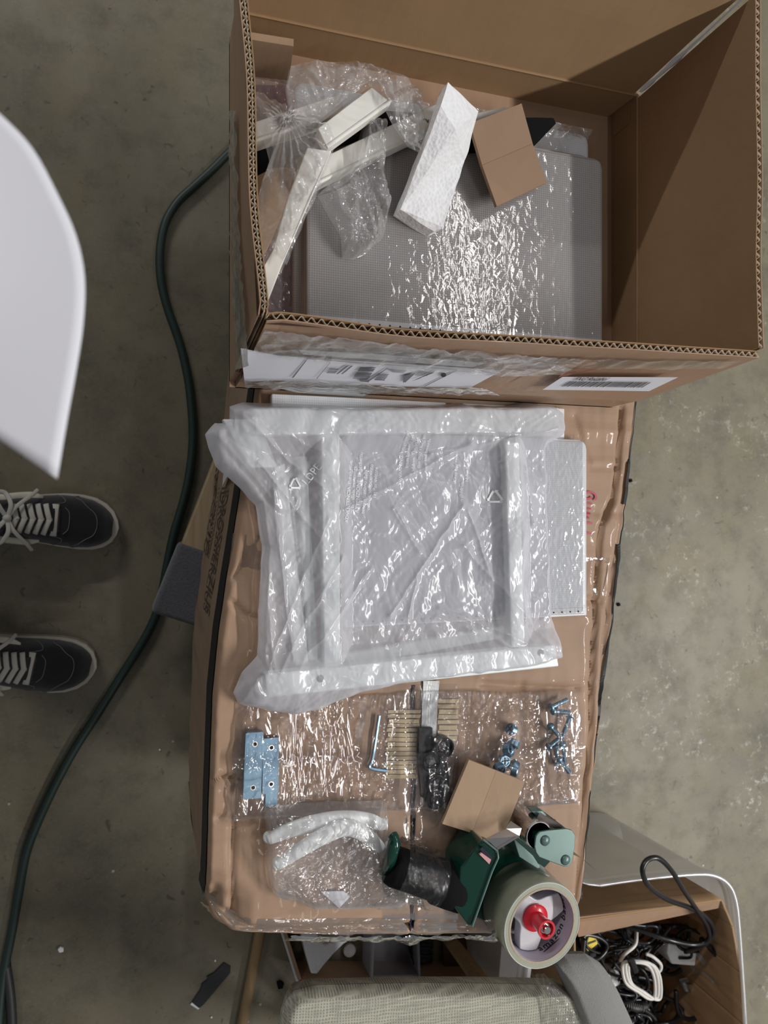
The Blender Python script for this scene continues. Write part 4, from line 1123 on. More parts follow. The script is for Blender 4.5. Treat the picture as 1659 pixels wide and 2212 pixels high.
def tri_mark(u, v, s_):
    c = at(u, v, .572); V_, F_ = [], []
    for k in range(3):
        a = R(90 + 120 * k); b_ = R(90 + 120 * (k + 1))
        p, q = Vector((math.cos(a), math.sin(a), 0)) * s_, Vector((math.cos(b_), math.sin(b_), 0)) * s_
        p, q = p.lerp(q, .12), p.lerp(q, .80)
        d = (q - p).normalized(); n_ = Vector((-d.y, d.x, 0)) * s_ * .12
        m = len(V_); V_ += [c + p - n_, c + q - n_, c + q + n_, c + p + n_, c + q - n_ * 2.4, c + q + d * s_ * .28, c + q + n_ * 2.4]
        F_ += [(m, m + 1, m + 2, m + 3), (m + 4, m + 5, m + 6)]
    z = bag_z(np.array([v_.x for v_ in V_]), np.array([v_.y for v_ in V_]))
    mesh('recycling_mark', ([(v_.x, v_.y, float(a)) for v_, a in zip(V_, z)], F_), MAT['print_white'], bigbag)
tri_mark(638, 1046, .008); tri_mark(1068, 1075, .010)

# ---------------- pouch of fittings
HZ = LT + .0025
def zh_bumps():
    s = [sg((550, 1590), (545, 1715), .012, .554), sg((585, 1605), (592, 1745), .012, .553), sg((816, 1548), (800, 1652), .001, .5495), sg((938, 1600), (942, 1725), .016, .560),
         sg((1098, 1600), (1092, 1650), .012, .556), sg((1110, 1565), (1108, 1600), .006, .553), sg((1215, 1520), (1208, 1655), .008, .5545)]
    return s
hb = zh_bumps()
def zh(a, b_):
    z = tent(a, b_, hb, LT + .0045, .55)
    pil = .004 * np.abs(crumple(a * .9, b_ * .35, 91, 34, 1.0, 8)) + .0022 * np.abs(crumple(a, b_ * 1.0, 95, 60, 1.0, 5))
    z = z + pil
    for u in (722, 893, 1012, 1134):
        x = at(u, 1640, LT).x; k = np.exp(-((a - x) / .006) ** 2)
        z = z * (1 - k) + (LT + .0042 + .0011 * np.sin(a * 4200) + .0006 * np.sin(b_ * 900)) * k
    return z
pouch, PH = bag('fittings_pouch', 'long clear plastic pouch with sealed pockets of metal fittings on the carton', 'pouch',
    [(488, 1783), (560, 1772), (640, 1766), (720, 1762), (900, 1752), (1000, 1748), (1120, 1750), (1258, 1738)], [(1258, 1738), (1266, 1640), (1268, 1570), (1252, 1494)],
    [(512, 1500), (620, 1500), (720, 1508), (800, 1504), (900, 1496), (1000, 1494), (1100, 1500), (1134, 1498), (1252, 1494)], [(488, 1783), (500, 1700), (508, 1600), (512, 1500)],
    LT + .008, zh, MAT['hardware'], 300, 150, .0012, 60, 93, floor_z=LT + .0024, edge=.02)
mesh('seam_flap', gridvf(*(lambda a: (a[0], a[1], LT + .0125 + .002 * np.abs(crumple(a[0], a[1], 97, 50, 1., 5))))(coons([atxy(u, v, .552) for u, v in ((500, 1662), (880, 1652), (1262, 1632))], [atxy(u, v, .552) for u, v in ((1262, 1632), (1264, 1612))], [atxy(u, v, .552) for u, v in ((506, 1636), (880, 1628), (1264, 1612))], [atxy(u, v, .552) for u, v in ((500, 1662), (506, 1636))], 120, 8)[:2])), MAT['hardware'], pouch, smooth=True)
for s_, u_, v_ in (('B', 1187, 1611), ('A', 1189, 1622)):
    text('printed_letter', s_, MAT['ink'], pouch, frame(at(u_, v_, .5565), (.1, 1, 0), (-1, .1, 0)), .006, .004)
def bracket(px, label, h=.551, tail=False):
    P = [at(u, v, h) for u, v in px]    # tl, tr, br, bl
    t = empty('zinc_bracket', sum(P, Vector()) / 4 - Vector((0, 0, .006)), label, 'bracket')
    yv = (P[0] - P[3]); L = yv.length; yv.normalize(); xv = (P[1] - P[0]); xv = (xv - yv * xv.dot(yv)); W = xv.length; xv.normalize()
    M4 = frame(P[3], xv, yv)
    hs = [(W * .55, L * .83, .0022), (W * .55, L * .17, .0022)]
    mesh('plate', plate([(0, 0), (W, 0), (W, L), (0, L)], hs, -.0012, 0, M4), MAT['zinc'], t)
    def loc(b_): return [tuple(M4 @ Vector(v)) for v in b_[0]], b_[1]
    mesh('flange', join(loc(box(-.0012, 0, 0, L, -.0085, .0006)), loc(box(W, W + .0012, 0, L, -.0085, .0004))), MAT['zinc'], t)
    if not tail: mesh('end_lip', loc(box(0, W, L, L + .0012, -.006, .0025)), MAT['zinc'], t)
    else: mesh('end_lip', loc(box(.003, W + .001, -.016, -.001, -.0075, -.0045)), MAT['zinc'], t)
    for x, y, r in hs: mesh('hole_rim', [tuple(M4 @ Vector(v)) for v in ring([(r, 0), (r + .0009, 0), (r + .0009, .0005), (r, .0005)], (x, y, 0), 18)[0]] and ([tuple(M4 @ Vector(v)) for v in ring([(r, 0), (r + .0009, 0), (r + .0009, .0005), (r, .0005)], (x, y, 0), 18)[0]], ring([(r, 0), (r + .0009, 0), (r + .0009, .0005), (r, .0005)], (x, y, 0), 18)[1]), MAT['steel'], t)
    return t
bracket([(533, 1584), (567, 1581), (562, 1726), (527, 1727)], 'zinc bracket with two holes, leftmost in the clear pouch')
bracket([(570, 1596), (600, 1594), (606, 1714), (569, 1716)], 'zinc bracket beside the leftmost one, with a bent foot end', .550, True)
ak = empty('hex_key', at(810, 1600, HZ), 'L-shaped zinc hex key in the second pocket of the pouch', 'tool')
kp = cat([at(819, 1545, LT + .0048), at(805, 1635, LT + .0048), at(798, 1654, LT + .0048), at(804, 1660, LT + .0048), at(836, 1665, LT + .0048)], 6)
mesh('shaft', tube(kp, .0022, 6), MAT['zinc'], ak)
def foot_cap(u, v, r, hgt, label, z=HZ, lens=False):
    p = at(u, v, z)
    t = empty('plastic_glide', p, label, 'glide')
    mesh('rim', ring([(r, 0), (r, hgt), (r * .86, hgt + .0008), (r * .74, hgt), (r * .74, 0)], p, 40), MAT['black'], t, smooth=True, split=35)
    mesh('cup', lathe([(r * .74, .002), (r * .55, .0035), (r * .42, hgt * .55), (.0001, hgt * .62)], p, 32), MAT['black'], t, smooth=True, split=35)
    return t
foot_cap(951, 1608, .0125, .014, 'round black plastic glide, uppermost in the dark pocket of the pouch', HZ + .003)
foot_cap(926, 1640, .0125, .010, 'round black plastic glide below the uppermost glide at the left of its pocket')
foot_cap(938, 1690, .0125, .010, 'round black plastic glide in the middle of the dark pocket')
foot_cap(935, 1722, .0115, .010, 'round black plastic glide lowest in the dark pocket')
t = empty('black_block', at(922, 1590, HZ), 'black plastic block in the upper left of the dark pocket of the pouch', 'block')
mesh('block', pxprism([(905, 1572), (935, 1572), (934, 1640), (902, 1640)], HZ, HZ + .006), MAT['black'], t, bevel=.001)
t = empty('black_block', at(940, 1690, HZ), 'black plastic block filling the lower dark pocket of the pouch', 'block')
mesh('block', pxprism([(902, 1640), (965, 1636), (976, 1730), (950, 1738), (910, 1722)], HZ - .0005, HZ + .004), MAT['black'], t, bevel=.001)
# cam nuts and bolts: one of each, copied
cn = empty('cam_nut', at(1085, 1640, HZ + .006), '', 'fitting', 'zinc cam nuts in the fourth pocket')
p = _wl(cn)
mesh('drum', lathe([(0, 0), (.0066, 0), (.0074, .0008), (.0074, .0075), (.0066, .0085), (.0058, .0085), (.0056, .0072), (0, .0072)], p, 24), MAT['zinc'], cn)
mesh('cross_slot', join(box(p.x - .0045, p.x + .0045, p.y - .0008, p.y + .0008, p.z + .0070, p.z + .0076), box(p.x - .0008, p.x + .0008, p.y - .0045, p.y + .0045, p.z + .0070, p.z + .0076)), MAT['hole'], cn)
cn['label'] = 'zinc cam nut heaped in the fourth pocket of the clear pouch'
for u, v, dz, rx, ry in ((1105, 1648, .001, 1.3, .3), (1076, 1655, .0045, .3, .2), (1100, 1625, .003, .9, .5), (1112, 1600, .001, 1.2, .1), (1090, 1618, .004, .5, -.6), (1104, 1662, .002, .2, 1.0), (1110, 1578, 0, 1.4, .4)):
    c = copy_tree(cn); c.location = at(u, v, HZ + .006 + dz); c.rotation_euler = (rx, ry, u * .7)
bo = empty('machine_bolt', at(1208, 1640, HZ + .004), 'zinc machine bolt loose in the rightmost pocket of the clear pouch', 'bolt', 'zinc bolts in the rightmost pocket')
p = _wl(bo)
mesh('shank', tube([p + Vector((0, .004, 0)), p + Vector((0, -.020, 0))], .0026, 10), MAT['zinc'], bo)
thd = []
for k in range(9): thd.append(ring([(.0026, 0), (.0031, .0005), (.0026, .001)], p + Vector((0, -.004 - .0018 * k, 0)), 12, (0, -1, 0)))
mesh('thread', join(*thd), MAT['zinc'], bo)
mesh('head', lathe([(0, 0), (.0052, 0), (.0052, .0016), (.0036, .0036), (0, .0042)], p + Vector((0, .004, 0)), 18, (0, 1, 0)), MAT['zinc'], bo, smooth=False)
first = True
BL = iter(('left one of two upright bolts at the bottom of the group', 'right one of two upright bolts at the bottom of the group', 'upper of two nearly level bolts at the top', 'lower of two nearly level bolts at the top', 'long slanting bolt below the top pair, right side', 'bolt crossing behind the slanting one, left side', 'short bolt tucked between the two upright bolts', 'small bolt beside the printed letters'))
for (u0, v0), (u1, v1), dz in (((1203, 1616), (1203, 1660), 0), ((1215, 1608), (1222, 1656), .0005), ((1192, 1527), (1224, 1512), .002), ((1196, 1536), (1240, 1540), .004), ((1230, 1552), (1215, 1590), .003), ((1190, 1570), (1214, 1596), .005), ((1208, 1640), (1221, 1657), .0045), ((1187, 1612), (1207, 1596), .003)):
    c = bo if first else copy_tree(bo); first = False
    c['label'] = 'zinc machine bolt: ' + next(BL)
    a, b_ = at(u0, v0, HZ + .004 + dz), at(u1, v1, HZ + .004 + dz); d = (b_ - a).normalized()
    c.location = a + d * .004; c.rotation_euler = (0, 0, math.atan2(d.y, d.x) + math.pi / 2)

# ---------------- handles in their bag
HB = LT + .004
def handle(px, wd, label, z):
    c = cat([at(u, v, LT + .016) for u, v in px], 10); n = len(c)
    t = empty('bow_handle', sum(c, Vector()) / n - Vector((0, 0, .012)), label, 'handle')
    pts, rr = [], []
    for i, p in enumerate(c):
        s = i / (n - 1); pts.append(Vector((p.x, p.y, z + .010 * math.sin(math.pi * s)))); rr.append(wd * (.62 + .38 * math.sin(math.pi * s)) if 0 < i < n - 1 else wd * .5)
    mesh('bow', tube(pts, rr, 16, up=(0, 0, 1), flat=.5), MAT['white_plastic'], t, smooth=True)
    for i in (1, n - 2):
        p = pts[i]; mesh('foot', lathe([(0, 0), (wd * .62, 0), (wd * .62, .004), (wd * .5, .006), (0, .006)], p + Vector((0, 0, -.007)), 16), MAT['white_plastic'], t)
    return t
handle(((578, 1816), (625, 1790), (690, 1770), (745, 1764), (795, 1770), (832, 1786)), .0105, 'white plastic bow handle, upper of two crossing in the small bag', HB + .010)
handle(((594, 1866), (640, 1828), (695, 1792), (742, 1776), (785, 1795), (822, 1830)), .0100, 'white plastic bow handle, lower of two crossing in the small bag', HB + .018)
t = empty('paper_tag', at(725, 1945, HB), 'small white paper tag under the lower end of the handle bag', 'tag')
mesh('tag', pxprism([(693, 1926), (742, 1925), (756, 1937), (733, 1962)], HB - .0004, HB + .0004), MAT['paper'], t)
segh = [sg((600, 1815), (700, 1772), .012, .570), sg((700, 1772), (825, 1785), .012, .570), sg((600, 1860), (740, 1782), .012, .578), sg((740, 1782), (820, 1828), .012, .578), sg((700, 1900), (820, 1880), .02, .562), sg((820, 1885), (890, 1915), .014, .566)]
bag('handle_bag', 'small clear plastic bag holding two white bow handles, crumpled at its lower end', 'bag',
    [(590, 1926), (610, 1948), (660, 1960), (692, 1976), (780, 1975), (870, 1972), (908, 1940)], [(908, 1940), (880, 1905), (848, 1880), (826, 1868), (834, 1800), (836, 1736)],
    [(574, 1752), (640, 1744), (720, 1740), (836, 1736)], [(590, 1926), (582, 1880), (578, 1800), (574, 1752)], .556, lambda a, b_: tent(a, b_, segh, LT + .009, .5), MAT['bag_thin'], 170, 150, .0045, 24, 103, floor_z=LT + .003, edge=.03)
card_square(((955, 1780), (1013, 1641), (1134, 1688), (1082, 1822)), ((1020, 1800), (1072, 1664)), (.566, .568, .572, .573), 'scored tan cardboard square lying between the clear pouch and the tape gun')

# ================================================================== TAPE GUN lying on its side
GT = .600
tg = empty('tape_gun', at(1060, 1900, LT + .002), 'green packing tape gun with black handle and red knob, lying on the carton', 'tape dispenser')
rc_ = at(1172, 1999, GT); RX, RY = rc_.x, rc_.y
roll = mesh('tape_roll', ring([(.0515, LT + .0035), (.0515, GT - .0015), (.0505, GT), (.0450, GT), (.0450, LT + .0035)], (RX, RY, 0), 72), MAT['tape_roll'], tg, smooth=False)
for pl in roll.data.polygons: pl.use_smooth = abs(pl.normal.z) < .5
mesh('roll_edge', ring([(.0512, GT - .0006), (.0509, GT + .0005), (.0503, GT + .0005), (.0500, GT - .0006)], (RX, RY, 0), 72), MAT['paper_dull'], roll)
mesh('core', ring([(.0450, LT + .004), (.0450, GT + .0004), (.0425, GT + .0004), (.0425, LT + .004)], (RX, RY, 0), 64), MAT['core'], roll)
mesh('core_print_sheet', ring([(.0424, LT + .004), (.0424, GT - .001), (.0420, GT - .001), (.0420, LT + .004)], (RX, RY, 0), 64), MAT['core_in'], roll)
# printed word round the inside of the core
def core_text(s, a0, step, size, zc):
    vs, fs = [], []
    for k, ch in enumerate(s):
        if ch == ' ': continue
        a = a0 + step * k
        o = Vector((RX + .0416 * math.cos(a), RY + .0416 * math.sin(a), zc))
        tv, tf = text('x', ch, None, None, frame(o, (-math.sin(a), math.cos(a), 0), (0, 0, 1)) if False else frame(o, (math.sin(a), -math.cos(a), 0), (0, 0, 1)), size, .012)
        n = len(vs); vs += tv; fs += [tuple(i + n for i in f) for f in tf]
    return vs, fs
def core_text2(s, a0, step, size, zc):
    """letters stand with their feet to the open end, reading counter-clockwise"""
    vs, fs = [], []
    wid = {'m': 1.5, 'i': .5, 'a': 1, 'z': .95, 'o': 1.05, 'n': 1.05, ' ': .55, 'b': 1.05, 's': .9, 'c': .95}
    a = a0
    for ch in s:
        a += step * wid[ch] / 2
        if ch != ' ':
            o = Vector((RX + .0415 * math.cos(a), RY + .0415 * math.sin(a), zc))
            tv, tf = text('x', ch, None, None, frame(o, (-math.sin(a), math.cos(a), 0), (0, 0, -1)) , size, .014)
            n = len(vs); vs += [Vector(v) for v in tv]; fs += [tuple(i + n for i in f) for f in tf]
        a += step * wid[ch] / 2
    return vs, fs
mesh('printed_words', core_text2('amazon basics', R(-83), .165, .0125, GT - .020), MAT['ink'], roll)
Vs = []
for i in range(17):
    s = i / 16; a = R(-78) + s * .62; dz = -.0290 + .0035 * math.sin(math.pi * s) * -1
    Vs.append(Vector((RX + .0415 * math.cos(a), RY + .0415 * math.sin(a), GT + .0165 - .0290 + .0016 * 0 - .0 + (.0 - .0022 * math.sin(math.pi * s)))))
arc = [v + Vector((0, 0, .0)) for v in Vs]
V_, F_ = [], []
for i, v in enumerate(arc):
    s = i / 16; wv = .0002 + .0008 * math.sin(math.pi * min(1, s * .9 + .1))
    V_ += [v - Vector((0, 0, wv)), v + Vector((0, 0, wv))]
F_ = [(2 * i, 2 * i + 1, 2 * i + 3, 2 * i + 2) for i in range(16)]
mesh('smile_mark', (V_, F_), MAT['ink'], roll)
# hub with three lobes
def hub_poly(r_out, r_in, rot, n=14):
    out = []
    for k in range(3):
        a = rot + k * 2 * math.pi / 3
        for j in range(5):
            b_ = a - .30 + .60 * j / 4; out.append((RX + r_out * math.cos(b_), RY + r_out * math.sin(b_)))
        for j in range(1, n):
            s = j / n; b_ = a + .30 + (2 * math.pi / 3 - .60) * s
            rr = r_out + (r_in - r_out) * math.sin(math.pi * s) ** .8; out.append((RX + rr * math.cos(b_), RY + rr * math.sin(b_)))
    return out
hub = mesh('hub', prism(hub_poly(.0412, .0205, R(18)), GT - .034, GT - .019), MAT['hub'], tg, bevel=.0015)
mesh('hub_rim', ring([(.0412, LT + .006), (.0412, GT - .036), (.0395, GT - .036), (.0395, LT + .006)], (RX, RY, 0), 48), MAT['hub'], hub)
kb = mesh('knob', lathe([(0, GT - .019), (.0165, GT - .019), (.0165, GT - .016), (.0145, GT - .0145), (.0098, GT - .013), (.0092, GT + .006), (.0112, GT + .007), (.0112, GT + .010), (.0088, GT + .010), (.0084, GT + .003), (0, GT + .003)], (RX, RY, 0), 36), MAT['red'], tg, smooth=True, split=35)
mesh('axle_bolt', lathe([(0, GT + .003), (.0062, GT + .003), (.0062, GT + .0055), (.0046, GT + .0055), (.0046, GT + .011), (.0040, GT + .0118), (0, GT + .0118)], (RX, RY, 0), 24), MAT['steel'], kb)
# frame plate under the roll, up to the roller
mesh('base_plate', pxprism([(985, 1962), (1040, 1838), (1090, 1800), (1150, 1760), (1200, 1770), (1206, 1840), (1170, 1880), (1130, 1960), (1100, 1990), (1050, 1990)], LT + .0022, LT + .0042, LT + .003), MAT['green'], tg, bevel=.0008)
# cheek between handle and roll: dark green pressed shell
sh = mesh('shell', pxprism([(1041, 1814), (1075, 1838), (1077, 1852), (1063, 1884), (1022, 2000), (1011, 1999), (979, 1957), (994, 1952), (1000, 1880), (1035, 1826)], LT + .003, [GT, GT, GT, GT, GT, GT - .002, GT - .010, GT - .010, GT - .010, GT - .004], GT - .003), MAT['green'], tg, bevel=.003, seg=3)
mesh('edge_flange', tube([at(1043, 1813, GT + .001), at(1074, 1838, GT + .002), at(1076, 1853, GT + .002), at(1062, 1884, GT + .002), at(1020, 2001, GT + .001)], .0013, 8), MAT['green_lit'], sh)
mesh('slot', pxprism([(1037, 1834), (1043, 1830), (1064, 1852), (1058, 1866)], GT - .001, GT + .0004), MAT['hole'], sh)
mesh('slot_tab', pxprism([(1036, 1846), (1040, 1842), (1061, 1857), (1057, 1867)], GT - .001, GT + .0012), MAT['pink'], sh)
# handle with black grip and wound film
h0, h1 = at(842, 1868, LT + .026), at(1002, 1922, LT + .028)
def hp(t): return h0.lerp(h1, t)
mesh('handle', tube([hp(t) for t in (0, .06, .3, .6, .9, 1.0)], [.0205, .0225, .0225, .0235, .0245, .021], 24), MAT['grip'], tg, smooth=True)
gp = mesh('foam_grip', tube([hp(t) for t in (.60, .62, .80, .97, .99)], [.0240, .0262, .0268, .0266, .0245], 28), MAT['black_foam'], tg, smooth=True)
def wrapf():
    n, m = 40, 64; V_, F_ = [], []; ax = (h1 - h0).normalized(); nr = ax.orthogonal(); bi = ax.cross(nr)
    for i in range(n):
        t = .08 + .54 * i / (n - 1)
        for k in range(m):
            a = 2 * math.pi * k / m
            r = .0238 + .0022 * abs(float(crumple(np.array([t * .25]), np.array([a * .024]), 15, 70, 1., 6)[0]))
            V_.append(hp(t) + (nr * math.cos(a) + bi * math.sin(a)) * r)
    for i in range(n - 1):
        for k in range(m):
            l = (k + 1) % m; F_.append((i * m + k, i * m + l, (i + 1) * m + l, (i + 1) * m + k))
    return V_, F_
mesh('grip_wrap', wrapf(), MAT['grip_film'], tg, smooth=True)
mesh('handle_hook', tube(cat([at(828, 1884, LT + .02), at(838, 1870, LT + .03), at(846, 1845, LT + .045), at(852, 1815, LT + .048), at(846, 1800, LT + .044)], 6), [.006] * 6 + [.0075] * 12 + [.006] * 6 + [.004], 10), MAT['green'], tg, smooth=True)
# steel bracket from shell to roller
def ramp_plate(px, hs, t=.0012):
    P = [at(u, v, h) for (u, v), h in zip(px, hs)]
    return [p - Vector((0, 0, t)) for p in P] + P, [(3, 2, 1, 0), (4, 5, 6, 7), (0, 1, 5, 4), (1, 2, 6, 5), (2, 3, 7, 6), (3, 0, 4, 7)]
mesh('steel_bracket', join(ramp_plate([(1050, 1812), (1074, 1834), (1122, 1806), (1094, 1790)], (GT - .004, GT, GT, GT - .012)), ramp_plate([(1094, 1790), (1122, 1806), (1127, 1789), (1104, 1774)], (GT - .012, GT, GT - .004, GT - .016))), MAT['steel'], tg)
mesh('steel_bracket', tube([at(1074, 1834, GT + .0006), at(1121, 1806, GT + .0006)], .0012, 8), MAT['steel'], tg)
# roller drum, blade, side plate with rivets
ro = at(1165, 1806, GT); 
mesh('roller', ring([(.0175, LT + .006), (.0175, GT - .003), (.0165, GT - .001), (.0155, GT - .001), (.0155, LT + .006)], (ro.x, ro.y, 0), 40), MAT['steel'], tg, smooth=False)
mesh('roller_inside', lathe([(0, GT - .012), (.0154, GT - .012)], (ro.x, ro.y, 0), 32), MAT['hole'], tg)
ba, bb = at(1165, 1757, GT - .012), at(1214, 1787, GT - .004)
bd = (bb - ba); V_, F_ = [], []
nt = 22
for i in range(nt * 2 + 1):
    s = i / (nt * 2); p = ba + bd * s; up = Vector((-bd.y, bd.x, 0)).normalized()
    V_ += [p - up * .006, p + up * (.0028 if i % 2 else .0004)]
F_ = [(2 * i, 2 * i + 2, 2 * i + 3, 2 * i + 1) for i in range(nt * 2)]
mesh('toothed_blade', (V_, F_), MAT['blade'], tg)
mesh('blade_guard', pxprism([(1146, 1752), (1172, 1750), (1184, 1762), (1170, 1772)], GT - .030, GT - .016), MAT['green_lit'], tg, bevel=.002)
sp = [(1156, 1818), (1158, 1806), (1166, 1797), (1182, 1794), (1224, 1790), (1236, 1794), (1243, 1804), (1242, 1830), (1236, 1862), (1230, 1871), (1220, 1873), (1190, 1862), (1165, 1852), (1158, 1842), (1155, 1830)]
spl = mesh('side_plate', pxprism(sp, GT + .0005, GT + .0035), MAT['green_lit'], tg, bevel=.001)
for u, v, r_ in ((1178, 1816, .0062), (1222, 1858, .0062)):
    mesh('rivet', lathe([(0, GT + .003), (r_, GT + .003), (r_, GT + .0044), (r_ * .7, GT + .0060), (0, GT + .0066)], at(u, v, GT + .004) - Vector((0, 0, GT + .004)) , 24), MAT['green_lit'], spl, smooth=True)
mesh('side_cheek', pxprism([(1160, 1803), (1226, 1792), (1240, 1830), (1160, 1820)], LT + .006, GT + .0005, GT), MAT['green'], tg)
mesh('arm', pxprism([(1106, 1806), (1150, 1846), (1166, 1872), (1160, 1876), (1120, 1850)], LT + .004, GT - .024, GT - .026), MAT['green_lit'], tg, bevel=.001)
tl = cat([at(1238, 1846, GT), at(1262, 1858, GT + .002), at(1292, 1884, GT - .004)], 6)
V_ = []
for i, p in enumerate(tl): V_ += [p - Vector((0, 0, .022)), p]
mesh('tape_tail', (V_, [(2 * i, 2 * i + 1, 2 * i + 3, 2 * i + 2) for i in range(len(tl) - 1)]), MAT['tan'], tg)
# tape running from the roll to the roller
p0, p1 = Vector((RX - .030, RY + .042, 0)), Vector((ro.x + .004, ro.y - .0176, 0))

# ================================================================== FLOOR THINGS
hose = [(530, 300), (495, 330), (460, 365), (420, 402), (385, 435), (360, 475), (348, 520), (345, 570), (350, 620), (364, 672), (382, 722), (396, 770), (408, 830), (415, 900), (416, 960), (408, 1030), (394, 1090), (376, 1150), (362, 1215), (348, 1290), (330, 1345), (300, 1400), (258, 1466), (212, 1540), (165, 1612), (122, 1690), (82, 1775), (56, 1845), (40, 1930), (26, 2010), (12, 2080), (2, 2150), (-6, 2260)]
hz = [at(u, v, .009) for u, v in hose]
t = empty('extension_cord', at(345, 570, 0), 'dark green cord snaking across the concrete floor from the boxes to the lower left', 'cord')
mesh('sheath', tube(cat(hz, 7), .0076, 12), MAT['hose'], t, smooth=True)
t = empty('extension_cord', at(5, 2150, 0), 'second run of dark cord close beside the green one at the lower left corner', 'cord')
mesh('sheath', tube(cat([at(u, v, .008) for u, v in ((12, 2080), (22, 2150), (26, 2215), (28, 2280))], 6), .008, 12), MAT['black_rub'], t, smooth=True)
t = empty('wooden_dowel', at(540, 2120, 0), 'long brown wooden dowel lying on the floor by the chair', 'stick')
s0, s1 = at(562, 2012, .011), at(518, 2240, .011)
mesh('rod', tube([s0 + (s0 - s1) * .9, s1 + (s1 - s0) * .6], .0098, 16), MAT['wood_stick'], t, smooth=True)
t = empty('torn_strip', at(457, 2128, 0), 'torn black strip with a white torn end on the floor at the lower left', 'scrap')
mesh('strip', pxprism([(484, 2080), (498, 2088), (497, 2102), (440, 2170), (430, 2178), (415, 2166), (433, 2138), (436, 2126), (448, 2117), (447, 2110), (462, 2102)], .0004, .0030), MAT['black_edge'], t)
mesh('torn_end', pxprism([(411, 2170), (417, 2164), (432, 2177), (428, 2181)], .0004, .0026), MAT['paper'], t, label='white torn end')
t = empty('paper_crumb', at(131, 2053, 0), 'small white crumb on the bare floor at the lower left', 'crumb')
o = mesh('crumb', pxprism([(124, 2052), (130, 2046), (137, 2049), (137, 2057), (128, 2059)], .0003, .006), MAT['foam'], t, bevel=.0012)
for k, (u, v) in enumerate(((465, 2076), (457, 2198), (345, 1620))):
    t = empty('paper_crumb', at(u, v, 0), ('tiny white crumb above the torn black strip', 'tiny white crumb below the torn black strip', 'tiny white crumb on the floor left of the long carton')[k], 'crumb')
    mesh('crumb', pxprism([(u - 2, v - 1), (u + 1, v - 2), (u + 2, v + 1), (u - 1, v + 2)], .0003, .003), MAT['foam'], t)
t = empty('black_crumb', at(607, 2130, 0), 'black clod on the floor between the dowel and the chair', 'crumb')
mesh('crumb', pxprism([(598, 2124), (606, 2120), (614, 2125), (611, 2136), (601, 2138)], .0003, .006), MAT['black_foam'], t, bevel=.001)
for k, (u, v) in enumerate(((1363, 1038), (1337, 1306))):
    t = empty('black_crumb', at(u, v, 0), ('black speck on the floor beside the upper right of the long carton', 'black speck on the floor beside the right side of the long carton')[k], 'crumb')
    mesh('crumb', pxprism([(u - 3, v - 2), (u + 2, v - 4), (u + 4, v + 2), (u - 1, v + 4)], .0003, .004), MAT['black_foam'], t)

# ---------------- open carton on the floor behind the chair
JH = .06
jp = [(604, 1990), (646, 2124), (1120, 2120), (1115, 1990)]
jq = [atxy(u, v, JH) for u, v in jp]
jc = empty('floor_carton', (.45, -.70, 0), 'shallow open brown carton tray on the floor between the long carton and the beige chair', 'box')
def wall(a, b, z0, z1, t):
    d = Vector((b[0] - a[0], b[1] - a[1], 0)).normalized(); n_ = Vector((-d.y, d.x, 0)) * t
    return prism([(a[0], a[1]), (b[0], b[1]), (b[0] + n_.x, b[1] + n_.y), (a[0] + n_.x, a[1] + n_.y)], z0, z1)
mesh('wall', wall(jq[0], jq[1], .001, JH, .006), MAT['kraft_out'], jc)
mesh('wall', wall(jq[1], jq[2], .001, JH, .006), MAT['kraft_out'], jc)
mesh('wall', wall((jq[2][0] - .02, jq[2][1]), (jq[3][0] - .02, jq[3][1]), .001, JH, .006), MAT['kraft_out'], jc)
mesh('wall', wall(jq[3], jq[0], .001, JH, .006), MAT['kraft_out'], jc)
mesh('cut_edge', tube([Vector((*jq[0], JH)) - Vector((.002, 0, 0)), Vector((*jq[1], JH)) - Vector((.002, 0, 0))], .0022, 6), MAT['paper_dull'], jc)
t = empty('foam_piece', at(690, 2060, .0), 'white foam packing piece with a curved cut-out in the floor carton', 'foam')
mesh('foam_body', pxprism([(640, 1960), (652, 2024), (660, 2062), (672, 2104), (685, 2105), (698, 2088), (720, 2062), (742, 2040), (760, 2030), (752, 2022), (722, 2034), (702, 2042), (692, 2034), (684, 2015), (684, 1960)], .012, .06, .06), MAT['foam'], t, bevel=.003)
t = empty('plastic_disc', at(756, 2055, 0), 'round white cap lying on the bottom beside the foam piece in the floor carton', 'disc')
mesh('cap', lathe([(0, 0), (.012, 0), (.0125, .006), (.0105, .0085), (.0085, .0075), (0, .0075)], at(756, 2055, .008) - Vector((0, 0, .007)), 28), MAT['white_plastic'], t, smooth=True, split=35)
t = empty('clear_tub', at(850, 2066, 0), 'cloudy clear plastic tub in the middle of the floor carton', 'tub')
tp_ = [atxy(u, v, .055) for u, v in ((806, 2010), (802, 2110), (905, 2108), (902, 2010))]
mesh('tub_body', join(*[wall(tp_[i], tp_[(i + 1) % 4], .002, .055, -.003) for i in range(4)], prism(tp_, .002, .005)), MAT['tub'], t)
mesh('lid_rim', tube([Vector((*p, .056)) for p in tp_], .004, 8, True), MAT['tub'], t)
t = empty('dark_bag', at(920, 2066, 0), 'dark folded plastic bag beside the clear tub in the floor carton', 'bag')
mesh('film', gridvf(*(lambda a: (a[0], a[1], .02 + .02 * np.abs(crumple(a[0], a[1], 7, 20, 1., 6))))(coons([atxy(u, v, .06) for u, v in ((905, 2105), (950, 2105))], [atxy(u, v, .06) for u, v in ((950, 2105), (955, 2020))], [atxy(u, v, .06) for u, v in ((880, 2010), (955, 2020))], [atxy(u, v, .06) for u, v in ((905, 2105), (880, 2010))], 30, 30)[:2])), MAT['black'], t, smooth=True)
t = empty('brown_board', at(1030, 2066, 0), 'dull brown board lying in the right half of the floor carton', 'board')
